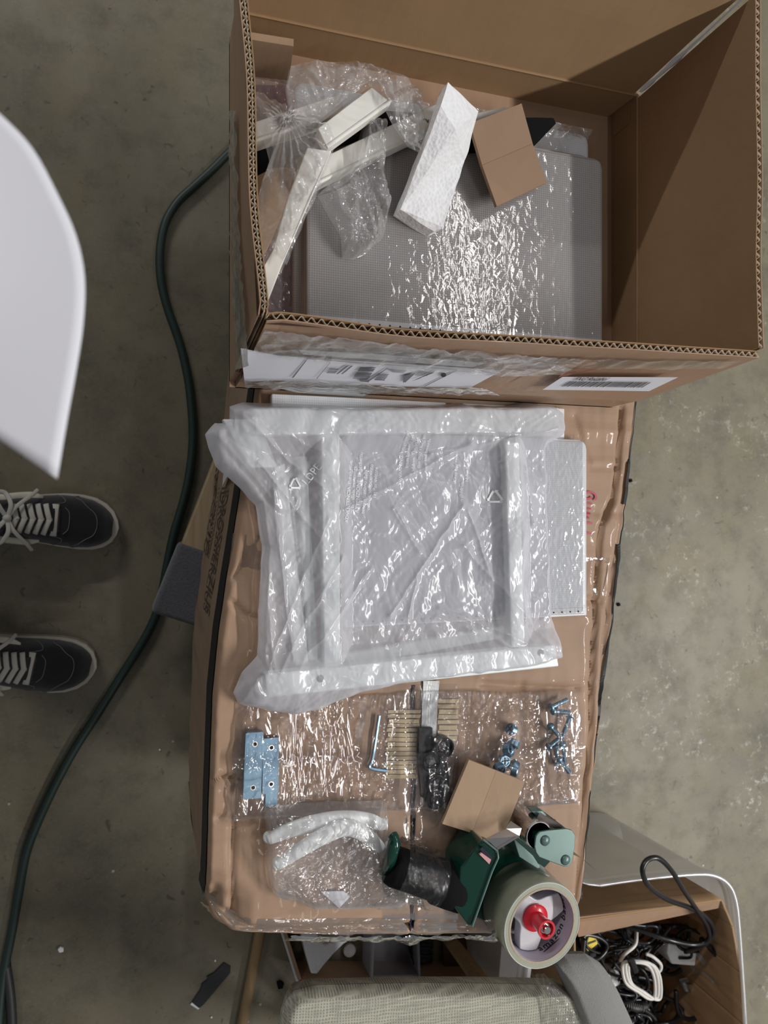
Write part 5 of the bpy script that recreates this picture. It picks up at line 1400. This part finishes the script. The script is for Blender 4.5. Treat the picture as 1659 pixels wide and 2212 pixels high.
mesh('board', pxprism([(955, 2000), (960, 2110), (1108, 2106), (1104, 2000)], .012, .020), MAT['gap_shade_and_board'], t, bevel=.002)
# ---------------- beige armchair
SZ = .475
ch = empty('armchair', (.42, -.86, 0), 'beige linen chair with a grey velvet arm pad at the bottom edge of the photo', 'chair')
def cushion(bottom, right, topb, left, z1, thick, puff, mat, name, nu=60, nv=50, seed=1, par=None, rad=.03):
    X_, Y_, U_, V2 = coons(bottom, right, topb, left, nu, nv)
    L = max(float(X_.max() - X_.min()), .01)
    e = np.minimum(np.minimum(U_, 1 - U_), np.minimum(V2, 1 - V2))
    k = np.clip(e / rad, 0, 1); prof = np.sqrt(np.clip(1 - (1 - k) ** 2, 0, 1))
    Z_ = z1 - thick * .5 + thick * .5 * prof + puff * np.sin(np.pi * U_) * np.sin(np.pi * V2) + .002 * (vnoise(X_ * 30, Y_ * 30, seed) - .5) * prof
    a = gridvf(X_, Y_, Z_)
    Zb = np.minimum(z1 - thick * .5 - thick * .5 * prof, Z_ - .0005)
    b_ = gridvf(X_, Y_, Zb, True)
    return mesh(name, join(a, b_), mat, par, smooth=True)
A2 = lambda l, h: [atxy(u, v, h) for u, v in l]
cushion(A2([(590, 2620), (950, 2640), (1300, 2600)], SZ), A2([(1300, 2600), (1300, 2300), (1290, 2222), (1268, 2175), (1232, 2150)], SZ), A2([(640, 2164), (690, 2152), (800, 2149), (900, 2146), (1050, 2146), (1160, 2148), (1232, 2150)], SZ), A2([(590, 2620), (598, 2300), (612, 2222), (622, 2190), (640, 2164)], SZ), SZ, .045, .012, MAT['linen'], 'seat_cushion', 110, 110, 2, ch)
ap = cushion(A2([(1340, 2460), (1400, 2470), (1450, 2440)], .49), A2([(1450, 2440), (1400, 2270), (1374, 2212), (1345, 2150), (1318, 2102)], .49), A2([(1212, 2096), (1235, 2083), (1285, 2082), (1318, 2102)], .49), A2([(1340, 2460), (1270, 2230), (1262, 2212), (1240, 2150), (1212, 2096)], .49), .49, .05, .010, MAT['velvet'], 'arm_pad', 60, 90, 3, ch, .12)
c4 = [atxy(u, v, .42) for u, v in ((840, 2290), (1190, 2290), (1210, 2560), (800, 2580))]
mesh('seat_frame', prism(c4, .365, .40), MAT['wood_stick'], ch, bevel=.004)
for p in c4:
    q = Vector((p[0] * .94 + .42 * .06, p[1] * .94 - .98 * .06, 0))
    mesh('leg', tube([Vector((p[0], p[1] - .25 if p[1] > -.8 else p[1] - .04, 0)), q + Vector((0, 0, .37))], [.012, .018], 12), MAT['wood_stick'], ch)
X_, Y_, U_, V2 = coons(A2([(1195, 2260), (1290, 2240)], .50), A2([(1290, 2240), (1265, 2212), (1235, 2160), (1188, 2118)], .50), A2([(1160, 2118), (1188, 2118)], .50), A2([(1195, 2260), (1195, 2180), (1160, 2118)], .50), 60, 80)
t = empty('plastic_film', (float(X_.mean()), float(Y_.mean()), .49), 'crumpled scrap of clear film lying on the corner of the beige chair', 'film')
zz = .492 + .006 * np.abs(crumple(X_, Y_, 5, 34, 1., 9)) - .010 * np.clip(1 - np.minimum(np.minimum(U_, 1 - U_), np.minimum(V2, 1 - V2)) / .12, 0, 1)
mesh('film', gridvf(X_, Y_, zz + .002), MAT['hardware'], t, smooth=True)
# ---------------- clear tote with a carton of cables
TH = .32
tp2 = [atxy(u, v, TH) for u, v in ((1170, 1944), (1300, 1916), (1400, 1902), (1500, 1893), (1545, 1896), (1575, 1915), (1590, 1950), (1597, 2010), (1604, 2110), (1610, 2212), (1618, 2420), (1180, 2440))]
cx, cy = sum(p[0] for p in tp2) / len(tp2), sum(p[1] for p in tp2) / len(tp2)
tote = empty('plastic_tote', (cx, cy, 0), 'milky clear plastic tote on the floor holding a carton full of cables', 'tote')
def loopwall(top, z1, s0, z0, rows, mat, name, par):
    V_, F_ = [], []; n = len(top)
    for k in range(rows):
        t_ = k / (rows - 1); s = 1 + (s0 - 1) * t_
        for x, y in top: V_.append((cx + (x - cx) * s, cy + (y - cy) * s, z1 + (z0 - z1) * t_))
    for k in range(rows - 1):
        for i in range(n): F_.append((k * n + i, (k + 1) * n + i, (k + 1) * n + (i + 1) % n, k * n + (i + 1) % n))
    return mesh(name, (V_, F_), mat, par, smooth=False)
tps = [tuple(p)[:2] for p in cat([Vector((*p, 0)) for p in tp2], 5, True)]
loopwall(tps, TH - .02, .90, .003, 6, MAT['tote'], 'tote_wall', tote)
V_, F_ = [], []
n = len(tps)
for k, (s, z) in enumerate(((1.0, TH - .022), (1.035, TH - .022), (1.045, TH - .016), (1.045, TH - .004), (1.035, TH), (1.0, TH), (.985, TH - .004))):
    for x, y in tps: V_.append((cx + (x - cx) * (s), cy + (y - cy) * (s), z))
for k in range(6):
    for i in range(n): F_.append((k * n + i, k * n + (i + 1) % n, (k + 1) * n + (i + 1) % n, (k + 1) * n + i))
mesh('tote_rim', (V_, F_), MAT['tote'], tote, smooth=True)
mesh('tote_floor', ([(cx + (x - cx) * .9, cy + (y - cy) * .9, .003) for x, y in tps], [tuple(range(n))]), MAT['tote'], tote)
CBH = .315
cb = [atxy(u, v, CBH) for u, v in ((1240, 1990), (1559, 1944), (1582, 2000), (1600, 2100), (1606, 2212), (1600, 2390), (1248, 2410))]
cbx, cby = sum(p[0] for p in cb) / len(cb), sum(p[1] for p in cb) / len(cb)
cab_box = empty('cable_carton', (cbx, cby, .01), 'worn brown carton without lid inside the clear tote, full of black and white cables', 'box')
for i in range(len(cb)):
    a, b_ = cb[i], cb[(i + 1) % len(cb)]
    a2, b2 = [(cbx + (p[0] - cbx) * .90, cby + (p[1] - cby) * .90) for p in (a, b_)]
    A3, B3, C3, D3 = Vector((*a2, .008)), Vector((*b2, .008)), Vector((*b_, CBH)), Vector((*a, CBH))
    nn, mm = 24, 14; V_, F_ = [], []
    nrm = (B3 - A3).cross(D3 - A3).normalized()
    for j in range(mm):
        for k in range(nn):
            p = A3.lerp(B3, k / (nn - 1)).lerp(D3.lerp(C3, k / (nn - 1)), j / (mm - 1))
            e = .010 * (float(crumple(np.array([k / nn * .5]), np.array([j / mm * .3 + i]), 7, 9, 1., 4)[0])) * math.sin(math.pi * k / (nn - 1)) * math.sin(math.pi * j / (mm - 1))
            V_.append(p + nrm * e)
    for j in range(mm - 1):
        for k in range(nn - 1):
            q = j * nn + k; F_.append((q, q + 1, q + nn + 1, q + nn))
    o = mesh('wall', (V_, F_), MAT['kraft'], cab_box, smooth=True)
    so = o.modifiers.new('thickness', 'SOLIDIFY'); so.thickness = .004; so.offset = 0
mesh('base', ([(cbx + (p[0] - cbx) * .9, cby + (p[1] - cby) * .9, .009) for p in cb], [tuple(range(len(cb)))]), MAT['kraft'], cab_box)
# the flap folded inward along the near side of the carton in the picture's upper edge
fq = [at(1240, 1982, CBH), at(1562, 1944, CBH), at(1552, 1962, CBH - .01), at(1500, 1972, CBH - .02), at(1380, 1997, CBH - .03), at(1250, 2024, CBH - .03)]
mesh('flap', (fq + [p - Vector((0, 0, .004)) for p in fq], [tuple(range(6)), tuple(range(11, 5, -1))] + [(i, 6 + i, 6 + (i + 1) % 6, (i + 1) % 6) for i in range(6)]), MAT['kraft_out'], cab_box)
# cables
def cable(px, r, mat, label, name='cable', group=None, n=8):
    c = cat([at(u, v, h) for u, v, h in px], n)
    t = empty(name, sum(c, Vector()) / len(c), label, 'cable', group)
    mesh('sheath', tube(c, r, 8), mat, t, smooth=True)
    return t
t = cable([(1330, 1994, .22), (1390, 2012, .25), (1445, 2030, .27), (1498, 2040, .27), (1530, 2030, .28), (1527, 2000, .30), (1505, 1965, .33), (1478, 1925, .37), (1450, 1880, .40), (1422, 1854, .41), (1397, 1859, .41), (1388, 1884, .41), (1404, 1917, .39), (1444, 1944, .36), (1494, 1962, .33), (1529, 1985, .31), (1541, 2014, .29), (1522, 2040, .27), (1480, 2056, .24)], .0042, MAT['cable'], 'black cable standing up in a tall loop above the tote rim')
t = cable([(1516, 2030, .27), (1540, 2052, .25), (1560, 2075, .24)], .0055, MAT['cable'], 'black cable with a plug near the right wall of the cable carton')
mesh('strain_relief', join(*[lathe([(0, 0), (.006, 0), (.006, .003), (0, .003)], at(1533 + 3.2 * k, 2046 + 3.4 * k, .255), 12, (1, -1, 0)) for k in range(5)]), MAT['cable'], t)
p0, p1 = at(1551, 2064, .25), at(1580, 2092, .24); 
mesh('plug', tube([p0, p0.lerp(p1, .3), p1], [.008, .0115, .0115], 4, up=(0, 0, 1), flat=.7), MAT['black_rub'], t)
cable([(1562, 2080, .22), (1558, 2110, .2), (1548, 2150, .2), (1525, 2185, .2), (1490, 2202, .2), (1465, 2185, .2), (1460, 2140, .2)], .0045, MAT['cable'], 'grey black cable in a wide curve at the lower right of the cable carton')
rnd = random.Random(21)
for k in range(56):
    u0, v0 = rnd.uniform(1275, 1490), rnd.uniform(2010, 2230); h0 = rnd.uniform(.12, .20)
    if u0 > 1420 and v0 > 2120: u0 -= 110
    pts = []; a = rnd.uniform(0, 6.28); r_ = rnd.uniform(20, 50)
    for j in range(9):
        pts.append((u0 + r_ * math.cos(a) * (1 + .25 * rnd.uniform(-1, 1)), v0 + .8 * r_ * math.sin(a) * (1 + .25 * rnd.uniform(-1, 1)), h0 + .012 * rnd.uniform(-1, 1) + .003 * j)); a += rnd.uniform(.7, 1.5)
    cable([(min(1530, max(1262, u)), min(2300, max(2000, v)), h) for u, v, h in pts], rnd.choice((.0032, .004, .0026)), MAT['cable'], 'black cable tangled among others in the cable carton', group='tangled black cables in the carton')
t = cable([(1395, 2060, .235), (1412, 2068, .24), (1428, 2085, .238), (1420, 2100, .235), (1395, 2090, .232)], .0032, MAT['cable_w'], 'white cable hank coiled on top of the black cables')
for j, (du, dv) in enumerate(((0, 0), (6, 3), (-7, 2))):
    mesh('strand', tube(cat([at(1352 + du, 2080 + dv, .225), at(1358 + du, 2120 + dv, .23), at(1385 + du, 2140 + dv, .235), at(1408 + du, 2155 + dv, .235), at(1421 + du, 2150 + dv, .236), at(1420 + du, 2110 + dv, .24), at(1405 + du, 2082 + dv, .24), at(1372 + du, 2076 + dv, .235)], 7, True), .0030, 8, True), MAT['cable_w'], t, smooth=True)
mesh('cable_tie', tube([at(1362, 2072, .245), at(1372, 2098, .248)], .007, 8), MAT['cable'], t)
cable([(1375, 2012, .22), (1372, 2040, .235), (1350, 2060, .235), (1340, 2075, .22)], .0035, MAT['cable_w'], 'white cable arching at the left above the white hank')
cable([(1318, 2070, .2), (1350, 2105, .2), (1378, 2110, .2)], .0035, MAT['cable'], 'short black cable crossing below the white hank')
def adapter(px, z0, z1, mat, label, name='power_adapter'):
    c = at(sum(p[0] for p in px) / len(px), sum(p[1] for p in px) / len(px), z0)
    t = empty(name, c, label, 'adapter')
    mesh('body', pxprism(px, z0, z1), mat, t, bevel=.004, seg=3)
    return t
t = adapter([(1445, 2038), (1508, 2050), (1512, 2080), (1500, 2088), (1452, 2084), (1442, 2060)], .16, .205, MAT['white_plastic'], 'white power adapter among the black cables in the carton')
t = adapter([(1235, 2036), (1290, 2000), (1318, 2050), (1270, 2080)], .17, .20, MAT['black'], 'black adapter with a yellow sticker at the left of the cable carton')
mesh('yellow_sticker', pxprism([(1261, 2026), (1284, 2018), (1292, 2038), (1268, 2057)], .2002, .2010), MAT['yellow'], t, label='yellow sticker')
mesh('sticker_print', pxprism([(1266, 2037), (1287, 2030), (1288, 2034), (1267, 2042)], .2010, .2014), MAT['ink'], t)
t = adapter([(1322, 2095), (1340, 2102), (1342, 2128), (1316, 2140), (1300, 2118)], .18, .205, MAT['white_plastic'], 'grey white connector block at the edge of the velvet arm pad')
t = adapter([(1475, 2124), (1492, 2118), (1500, 2140), (1483, 2146)], .17, .185, MAT['grey_plastic'], 'small grey plug with a metal tip low in the cable carton', 'cable_plug')
mesh('metal_tip', pxprism([(1486, 2128), (1494, 2126), (1498, 2138), (1490, 2142)], .1852, .192), MAT['steel'], t)
t = cable([(1345, 2165, .2), (1372, 2176, .205), (1395, 2172, .2)], .008, MAT['black_rub'], 'ribbed black cord end below the white hank')
mesh('rib', join(*[lathe([(0, 0), (.0095, 0), (.0095, .0022), (0, .0022)], at(1348 + 4.4 * k, 2166 + 1.4 * k - .02 * k * k, .203), 12, (1, -.2, 0)) for k in range(9)]), MAT['black_rub'], t)

# ================================================================== THE PHOTOGRAPHER'S PAPER
def paper_sheet():
    pts_r = [(-70, 190, 1.085), (0, 246, 1.085), (70, 320, 1.085), (125, 420, 1.085), (165, 510, 1.085), (183, 600, 1.085), (180, 700, 1.085), (165, 800, 1.085), (145, 910, 1.085), (124, 1034, 1.085)]
    r_ = [at(*p) for p in pts_r]; r_ = cat(r_, 4); m = len(r_); n = 24; V_, F_ = [], []
    a, b_ = at(-70, 190, 1.085), at(124, 1034, 1.085)
    for i, p in enumerate(r_):
        s = i / (m - 1)
        q = at(-560, 330, 1.10).lerp(at(-430, 655, 1.06), s)
        for k in range(n):
            t_ = k / (n - 1)
            V_.append(p.lerp(q, t_) + Vector((0, 0, -.010 * math.sin(math.pi * t_) * (1 - s))))
    for i in range(m - 1):
        for k in range(n - 1):
            j = i * n + k; F_.append((j, j + n, j + n + 1, j + 1))
    return V_, F_
pp = empty('paper_sheet', (-.09, .05, 1.06), 'blurred white paper sheet held close to the camera at the left edge', 'paper')
o = mesh('sheet', paper_sheet(), MAT['paper'], pp, smooth=True)
so = o.modifiers.new('thickness', 'SOLIDIFY'); so.thickness = .0003

# ================================================================== PERSON (only the shoes are in view)
pe = empty('person', (-.28, -.14, 0), 'person standing at the left edge, only the toes of black lace-up sneakers in view', 'person')
def shoe(tip, heel, half, flip):
    """tip/heel on the floor; half widths from the photo; flip=-1 mirrors inner/outer side"""
    tip, heel = Vector(tip), Vector(heel); ax = (tip - heel); L = ax.length; ax.normalize(); sd = Vector((-ax.y, ax.x, 0))
    def W(x, y, z): return heel + ax * (x * L) + sd * (y * flip) + Vector((0, 0, z))
    # outline: x along foot 0..1, half width on the inner (+) and outer (-) side
    st_ = [(0, .0), (.015, .018), (.05, .028), (.12, .033), (.25, .034), (.40, .036), (.55, .041), (.68, .046), (.78, .0475), (.86, .045), (.92, .038), (.965, .027), (.99, .013), (1.0, 0)]
    xs = [a for a, _ in st_]; ws = [b_ for _, b_ in st_]
    def hw(x): return float(np.interp(x, xs, ws))
    def off(x): return .006 * math.sin(math.pi * min(1, max(0, (x - .3) / .7)))
    xx = [0, .006, .015, .03, .05, .08, .12, .18, .25, .32, .40, .48, .55, .62, .68, .73, .78, .82, .86, .89, .92, .945, .965, .98, .99, .996, 1.0]
    loopp = [(x, hw(x) + off(x)) for x in xx] + [(x, -hw(x) + off(x)) for x in reversed(xx[1:-1])]
    n = len(loopp)
    so_ = empty
    sroot = mesh('sneaker', ([], []), None, pe)
    V_, F_ = [], []
    lv = [(.0, .97), (.004, 1.0), (.012, 1.01), (.022, 1.0), (.0265, .985), (.027, .93)]
    for z, s in lv:
        for x, y in loopp:
            xc = .5 + (x - .5) * (1 - (1 - s) * .35)
            V_.append(W(xc, off(x) + (y - off(x)) * s, z))
    for k in range(len(lv) - 1):
        for i in range(n): F_.append((k * n + i, k * n + (i + 1) % n, (k + 1) * n + (i + 1) % n, (k + 1) * n + i))
    F_.append(tuple(range(n - 1, -1, -1))); F_.append(tuple(range((len(lv) - 1) * n, len(lv) * n)))
    me = bpy.data.meshes.new('sneaker')
    base = _wl(pe)
    me.from_pydata([tuple(v - base) for v in V_], [], F_); me.update(); me.materials.append(MAT['sole']); sroot.data = me
    V_, F_ = [], []
    for z, s in ((.0135, 1.016), (.0165, 1.016)):
        for x, y in loopp: V_.append(W(.5 + (x - .5) * 1.004, off(x) + (y - off(x)) * s, z))
    for i in range(n): F_.append((i, (i + 1) % n, n + (i + 1) % n, n + i))
    mesh('sole_line', (V_, F_), MAT['stitch'], sroot)
    # upper: height profile along the foot
    def top(x): return float(np.interp(x, [0, .08, .3, .42, .5, .58, .68, .78, .86, .93, .975, 1.0], [.075, .080, .086, .094, .093, .084, .070, .060, .055, .050, .040, .030]))
    nx, na = 54, 23; V_, F_ = [], []
    def surf(x, a, lift=0.0):
        x = min(.985, max(.012, x)); k = (.93 - .05 * max(0, (x - .7) / .3)) * hw(x); h = top(x) - .024
        c = math.cos(a); s_ = math.sin(a); pw = .75
        return W(x * .975 + .004, off(x) + (k + lift) * (abs(c) ** pw) * (1 if c > 0 else -1), .024 + (h + lift) * (max(0, s_) ** .62))
    for i in range(nx):
        x = .012 + .973 * (i / (nx - 1))
        for k in range(na): V_.append(surf(x, math.pi * k / (na - 1)))
    for i in range(nx - 1):
        for k in range(na - 1): F_.append((i * na + k, (i + 1) * na + k, (i + 1) * na + k + 1, i * na + k + 1))
    mesh('canvas_upper', (V_, F_), MAT['shoe'], sroot, smooth=True)
    def line(pts, r, mat, name, lift=.0008, flat=1.0):
        return tube(cat([surf(x, a, lift) for x, a in pts], 6), r, 6), mat, name
    H = math.pi / 2
    st2 = [line([(.80, H - .95), (.84, H - .6), (.885, H - .35), (.90, H), (.885, H + .35), (.84, H + .6), (.80, H + .95)], .0006, None, '')[0],
           line([(.72, H - .42), (.745, H - .22), (.75, H), (.745, H + .22), (.72, H + .42)], .0006, None, '')[0],
           line([(.66, .18), (.70, .55), (.715, .9), (.66, 1.02)], .0006, None, '')[0], line([(.66, math.pi - .18), (.70, math.pi - .55), (.715, math.pi - .9), (.66, math.pi - 1.02)], .0006, None, '')[0],
           line([(.80, H - .95), (.76, .35), (.78, .12)], .0006, None, '')[0], line([(.80, H + .95), (.76, math.pi - .35), (.78, math.pi - .12)], .0006, None, '')[0]]
    mesh('stitching', join(*st2), MAT['stitch'], sroot)
    # tongue and eyelet edges
    V_, F_ = [], []
    for i in range(16):
        x = .40 + .30 * i / 15
        for k in range(7): V_.append(surf(x, H + (k - 3) * .11, .0015))
    for i in range(15):
        for k in range(6): F_.append((i * 7 + k, (i + 1) * 7 + k, (i + 1) * 7 + k + 1, i * 7 + k + 1))
    mesh('tongue', (V_, F_), MAT['black_edge'], sroot, smooth=True)
    # laces: straight first bar, then crossing pairs
    def ribbon(p, q, bow=.003, wd=.0042):
        c = [p.lerp(q, t_) + Vector((0, 0, bow * math.sin(math.pi * t_))) for t_ in np.linspace(0, 1, 7)]
        return tube(c, wd, 8, up=(0, 0, 1), flat=.28)
    lc = [ribbon(surf(.672, H - .52, .002), surf(.672, H + .52, .002), .002, .0055)]
    for k in range(5):
        x0 = .625 - .040 * k
        apex = surf(x0 + .024, H, .004)
        for sgn in (1, -1):
            e_ = surf(x0 - .004, H - sgn * .52, .002)
            lc.append(ribbon(e_, apex + (apex - e_) * .12, .003, .0044))
    kx = .445
    ctr = surf(kx, H, .008)
    for sgn in (1, -1):
        out = Vector((0, 0, 0)) + sd * flip * sgn
        lp = cat([ctr, ctr + out * .018 - ax * .012 + Vector((0, 0, .006)), ctr + out * .036 - ax * .022 + Vector((0, 0, .003)), ctr + out * .040 - ax * .008 - Vector((0, 0, .004)), ctr + out * .022 + ax * .004 + Vector((0, 0, .004)), ctr], 6)
        lc.append(tube(lp, .0036, 8, up=(0, 0, 1), flat=.35))
        lc.append(tube(cat([ctr, ctr + out * .020 + ax * .012 + Vector((0, 0, .001)), ctr + out * .040 + ax * .030 - Vector((0, 0, .014)), ctr + out * .050 + ax * .036 - Vector((0, 0, .030))], 6), .0032, 8, up=(0, 0, 1), flat=.35))
    lc.append(lathe([(0, -.004), (.006, -.003), (.007, .001), (.004, .005), (0, .006)], ctr, 14))
    mesh('lace', join(*lc), MAT['lace'], sroot, smooth=True)
    for sgn in (1, -1):
        V_, F_ = [], []
        pts = [(.60, .58), (.565, .50), (.52, .44), (.46, .45), (.40, .50), (.33, .42), (.26, .34)]
        P = cat([surf(x, a if sgn > 0 else math.pi - a, .0014) for x, a in pts], 5)
        wds = [.0018 + .0062 * min(1, i / 8) for i in range(len(P))]
        mesh('side_stripe', tube(P, wds, 8, up=(0, 0, 1), flat=.35), MAT['stripe'], sroot, smooth=True)
    return W
tipA, tipB = at(259, 1140, .0), at(212, 1436, .0)
WA = shoe((tipA.x, tipA.y, 0), (tipA.x - .290, tipA.y + .026, 0), .05, 1)
WB = shoe((tipB.x, tipB.y, 0), (tipB.x - .290, tipB.y + .060, 0), .05, -1)

# ---- the rest of the photographer: stands outside the frame, holds the sheet, shades the floor
def ell(c, r, n=14, m=9, q=None):
    V_, F_ = [], []
    for i in range(m + 1):
        th_ = math.pi * i / m
        for k in range(n):
            p = Vector((r[0] * math.sin(th_) * math.cos(2 * math.pi * k / n), r[1] * math.sin(th_) * math.sin(2 * math.pi * k / n), r[2] * math.cos(th_)))
            V_.append(Vector(c) + (q @ p if q else p))
    for i in range(m):
        for k in range(n): F_.append((i * n + k, (i + 1) * n + k, (i + 1) * n + (k + 1) % n, i * n + (k + 1) % n))
    return V_, F_
def limb(pts, rad, n=5, flat=1.0):
    c = cat(pts, n); r = list(np.interp(np.linspace(0, len(pts) - 1, len(c)), range(len(pts)), rad)); return tube(c, r, 14)
def fuse(name, vf, mat, voxel, par, smooth_it=4):
    o = mesh(name, vf, mat, par, smooth=True)
    rm = o.modifiers.new('fuse', 'REMESH'); rm.mode = 'VOXEL'; rm.voxel_size = voxel; rm.use_smooth_shade = True
    sm = o.modifiers.new('soften', 'SMOOTH'); sm.factor = .5; sm.iterations = smooth_it
    return o
ax_, bx_a = Vector((-.320, .000, .095)), Vector((-.352, -.222, .095))
kL, kR = Vector((-.318, -.022, .50)), Vector((-.338, -.232, .50)); hL, hR = Vector((-.365, -.055, .90)), Vector((-.365, -.215, .90))
sL, sR = Vector((-.395, .045, 1.41)), Vector((-.395, -.315, 1.41))
eL, eR = Vector((-.345, .125, 1.15)), Vector((-.285, -.325, 1.17)); wL, wR = Vector((-.235, .105, 1.085)), Vector((-.125, -.150, 1.345))
hq = Matrix.Rotation(R(28), 3, 'Y')
hc = Vector((-.325, -.135, 1.625))
parts_b = [limb([(-.36, -.135, .90), (-.385, -.135, 1.10), (-.405, -.135, 1.30), (-.40, -.135, 1.42)], [.125, .115, .13, .11]),
           limb([(-.39, -.135, 1.42), (-.36, -.135, 1.50), (-.335, -.135, 1.56)], [.062, .054, .052]),
           ell(hc, (.092, .074, .112), 20, 14, hq), ell(hc + hq @ Vector((.030, 0, -.055)), (.058, .054, .055), 16, 10, hq),
           ell(hc + hq @ Vector((.094, 0, -.018)), (.016, .013, .024), 10, 8, hq), ell(hc + hq @ Vector((.078, 0, -.068)), (.012, .024, .006), 10, 6, hq),
           ell(hc + hq @ Vector((-.005, .076, -.010)), (.018, .009, .030), 10, 8, hq), ell(hc + hq @ Vector((-.005, -.076, -.010)), (.018, .009, .030), 10, 8, hq)]
for hp_, kn, an in ((hL, kL, ax_), (hR, kR, bx_a)): parts_b.append(limb([hp_, kn.lerp(hp_, .5), kn, an.lerp(kn, .55), an], [.085, .074, .054, .052, .036]))
for sh_, el_, wr_ in ((sL, eL, wL), (sR, eR, wR)): parts_b.append(limb([Vector((-.40, -.135, 1.40)).lerp(sh_, .6), sh_, sh_.lerp(el_, .5), el_, el_.lerp(wr_, .35), wr_], [.07, .058, .046, .040, .040, .026]))
def hand(wr, fwd, nrm, thumb_dir, curl):
    fwd, nrm, td = Vector(fwd).normalized(), Vector(nrm).normalized(), Vector(thumb_dir).normalized()
    out = [limb([wr, wr + fwd * .035, wr + fwd * .085], [.026, .034, .032])]
    for k, L in enumerate((.070, .080, .075, .058)):
        b_ = wr + fwd * .078 + td * (.028 - .019 * k); pts = [b_ - fwd * .03]; d_ = fwd.copy(); p = b_
        for j, f_ in enumerate((.45, .32, .26)):
            d_ = (Matrix.Rotation(curl * (1, 1.1, .8)[j], 3, fwd.cross(nrm)) @ d_); p = p + d_ * L * f_; pts.append(p)
        out.append(limb(pts, [.0105, .0095, .0085, .0072], 4))
    t0 = wr + fwd * .030 + td * .022
    out.append(limb([t0 - td * .01, t0 + td * .022 + fwd * .018 + nrm * .010, t0 + td * .026 + fwd * .045 + nrm * .018], [.013, .011, .0085], 4))
    return out
parts_b += hand(wL, (1, -.05, .10), (0, 0, 1), (0, -1, 0), -.18) + hand(wR, (.55, .75, .28), (0, 0, 1), (-.7, .6, 0), .30)
fuse('body', join(*parts_b), MAT['skin'], .0055, pe)
fuse('trousers', join(limb([(-.365, -.135, .84), (-.365, -.135, .92), (-.38, -.135, 1.00)], [.140, .142, .128]), *[limb([hp_, kn.lerp(hp_, .5), kn, an.lerp(kn, .5), an + Vector((-.004, 0, .02))], [.098, .088, .070, .064, .058]) for hp_, kn, an in ((hL, kL, ax_), (hR, kR, bx_a))]), MAT['denim'], .008, pe)
fuse('shirt', join(limb([(-.375, -.135, .94), (-.39, -.135, 1.10), (-.408, -.135, 1.30), (-.402, -.135, 1.43), (-.392, -.135, 1.455)], [.140, .132, .145, .122, .075]), *[limb([Vector((-.40, -.135, 1.39)).lerp(sh_, .5), sh_, sh_.lerp(el_, .62)], [.085, .075, .064]) for sh_, el_ in ((sL, eL), (sR, eR))]), MAT['black_foam'], .008, pe)
fuse('hair', join(ell(hc + hq @ Vector((-.016, 0, .022)), (.094, .081, .104), 20, 14, hq), ell(hc + hq @ Vector((.035, 0, .082)), (.052, .058, .030), 14, 8, hq)), MAT['black_rub'], .007, pe)
for s_ in (1, -1):
    e_ = mesh('eye', ell(hc + hq @ Vector((.077, .031 * s_, .006)), (.011, .013, .011), 12, 8, hq), MAT['white_plastic'], pe, smooth=True)
    mesh('iris', ell(hc + hq @ Vector((.0855, .030 * s_, .004)), (.004, .006, .006), 10, 6, hq), MAT['ink_brown'], e_, smooth=True)
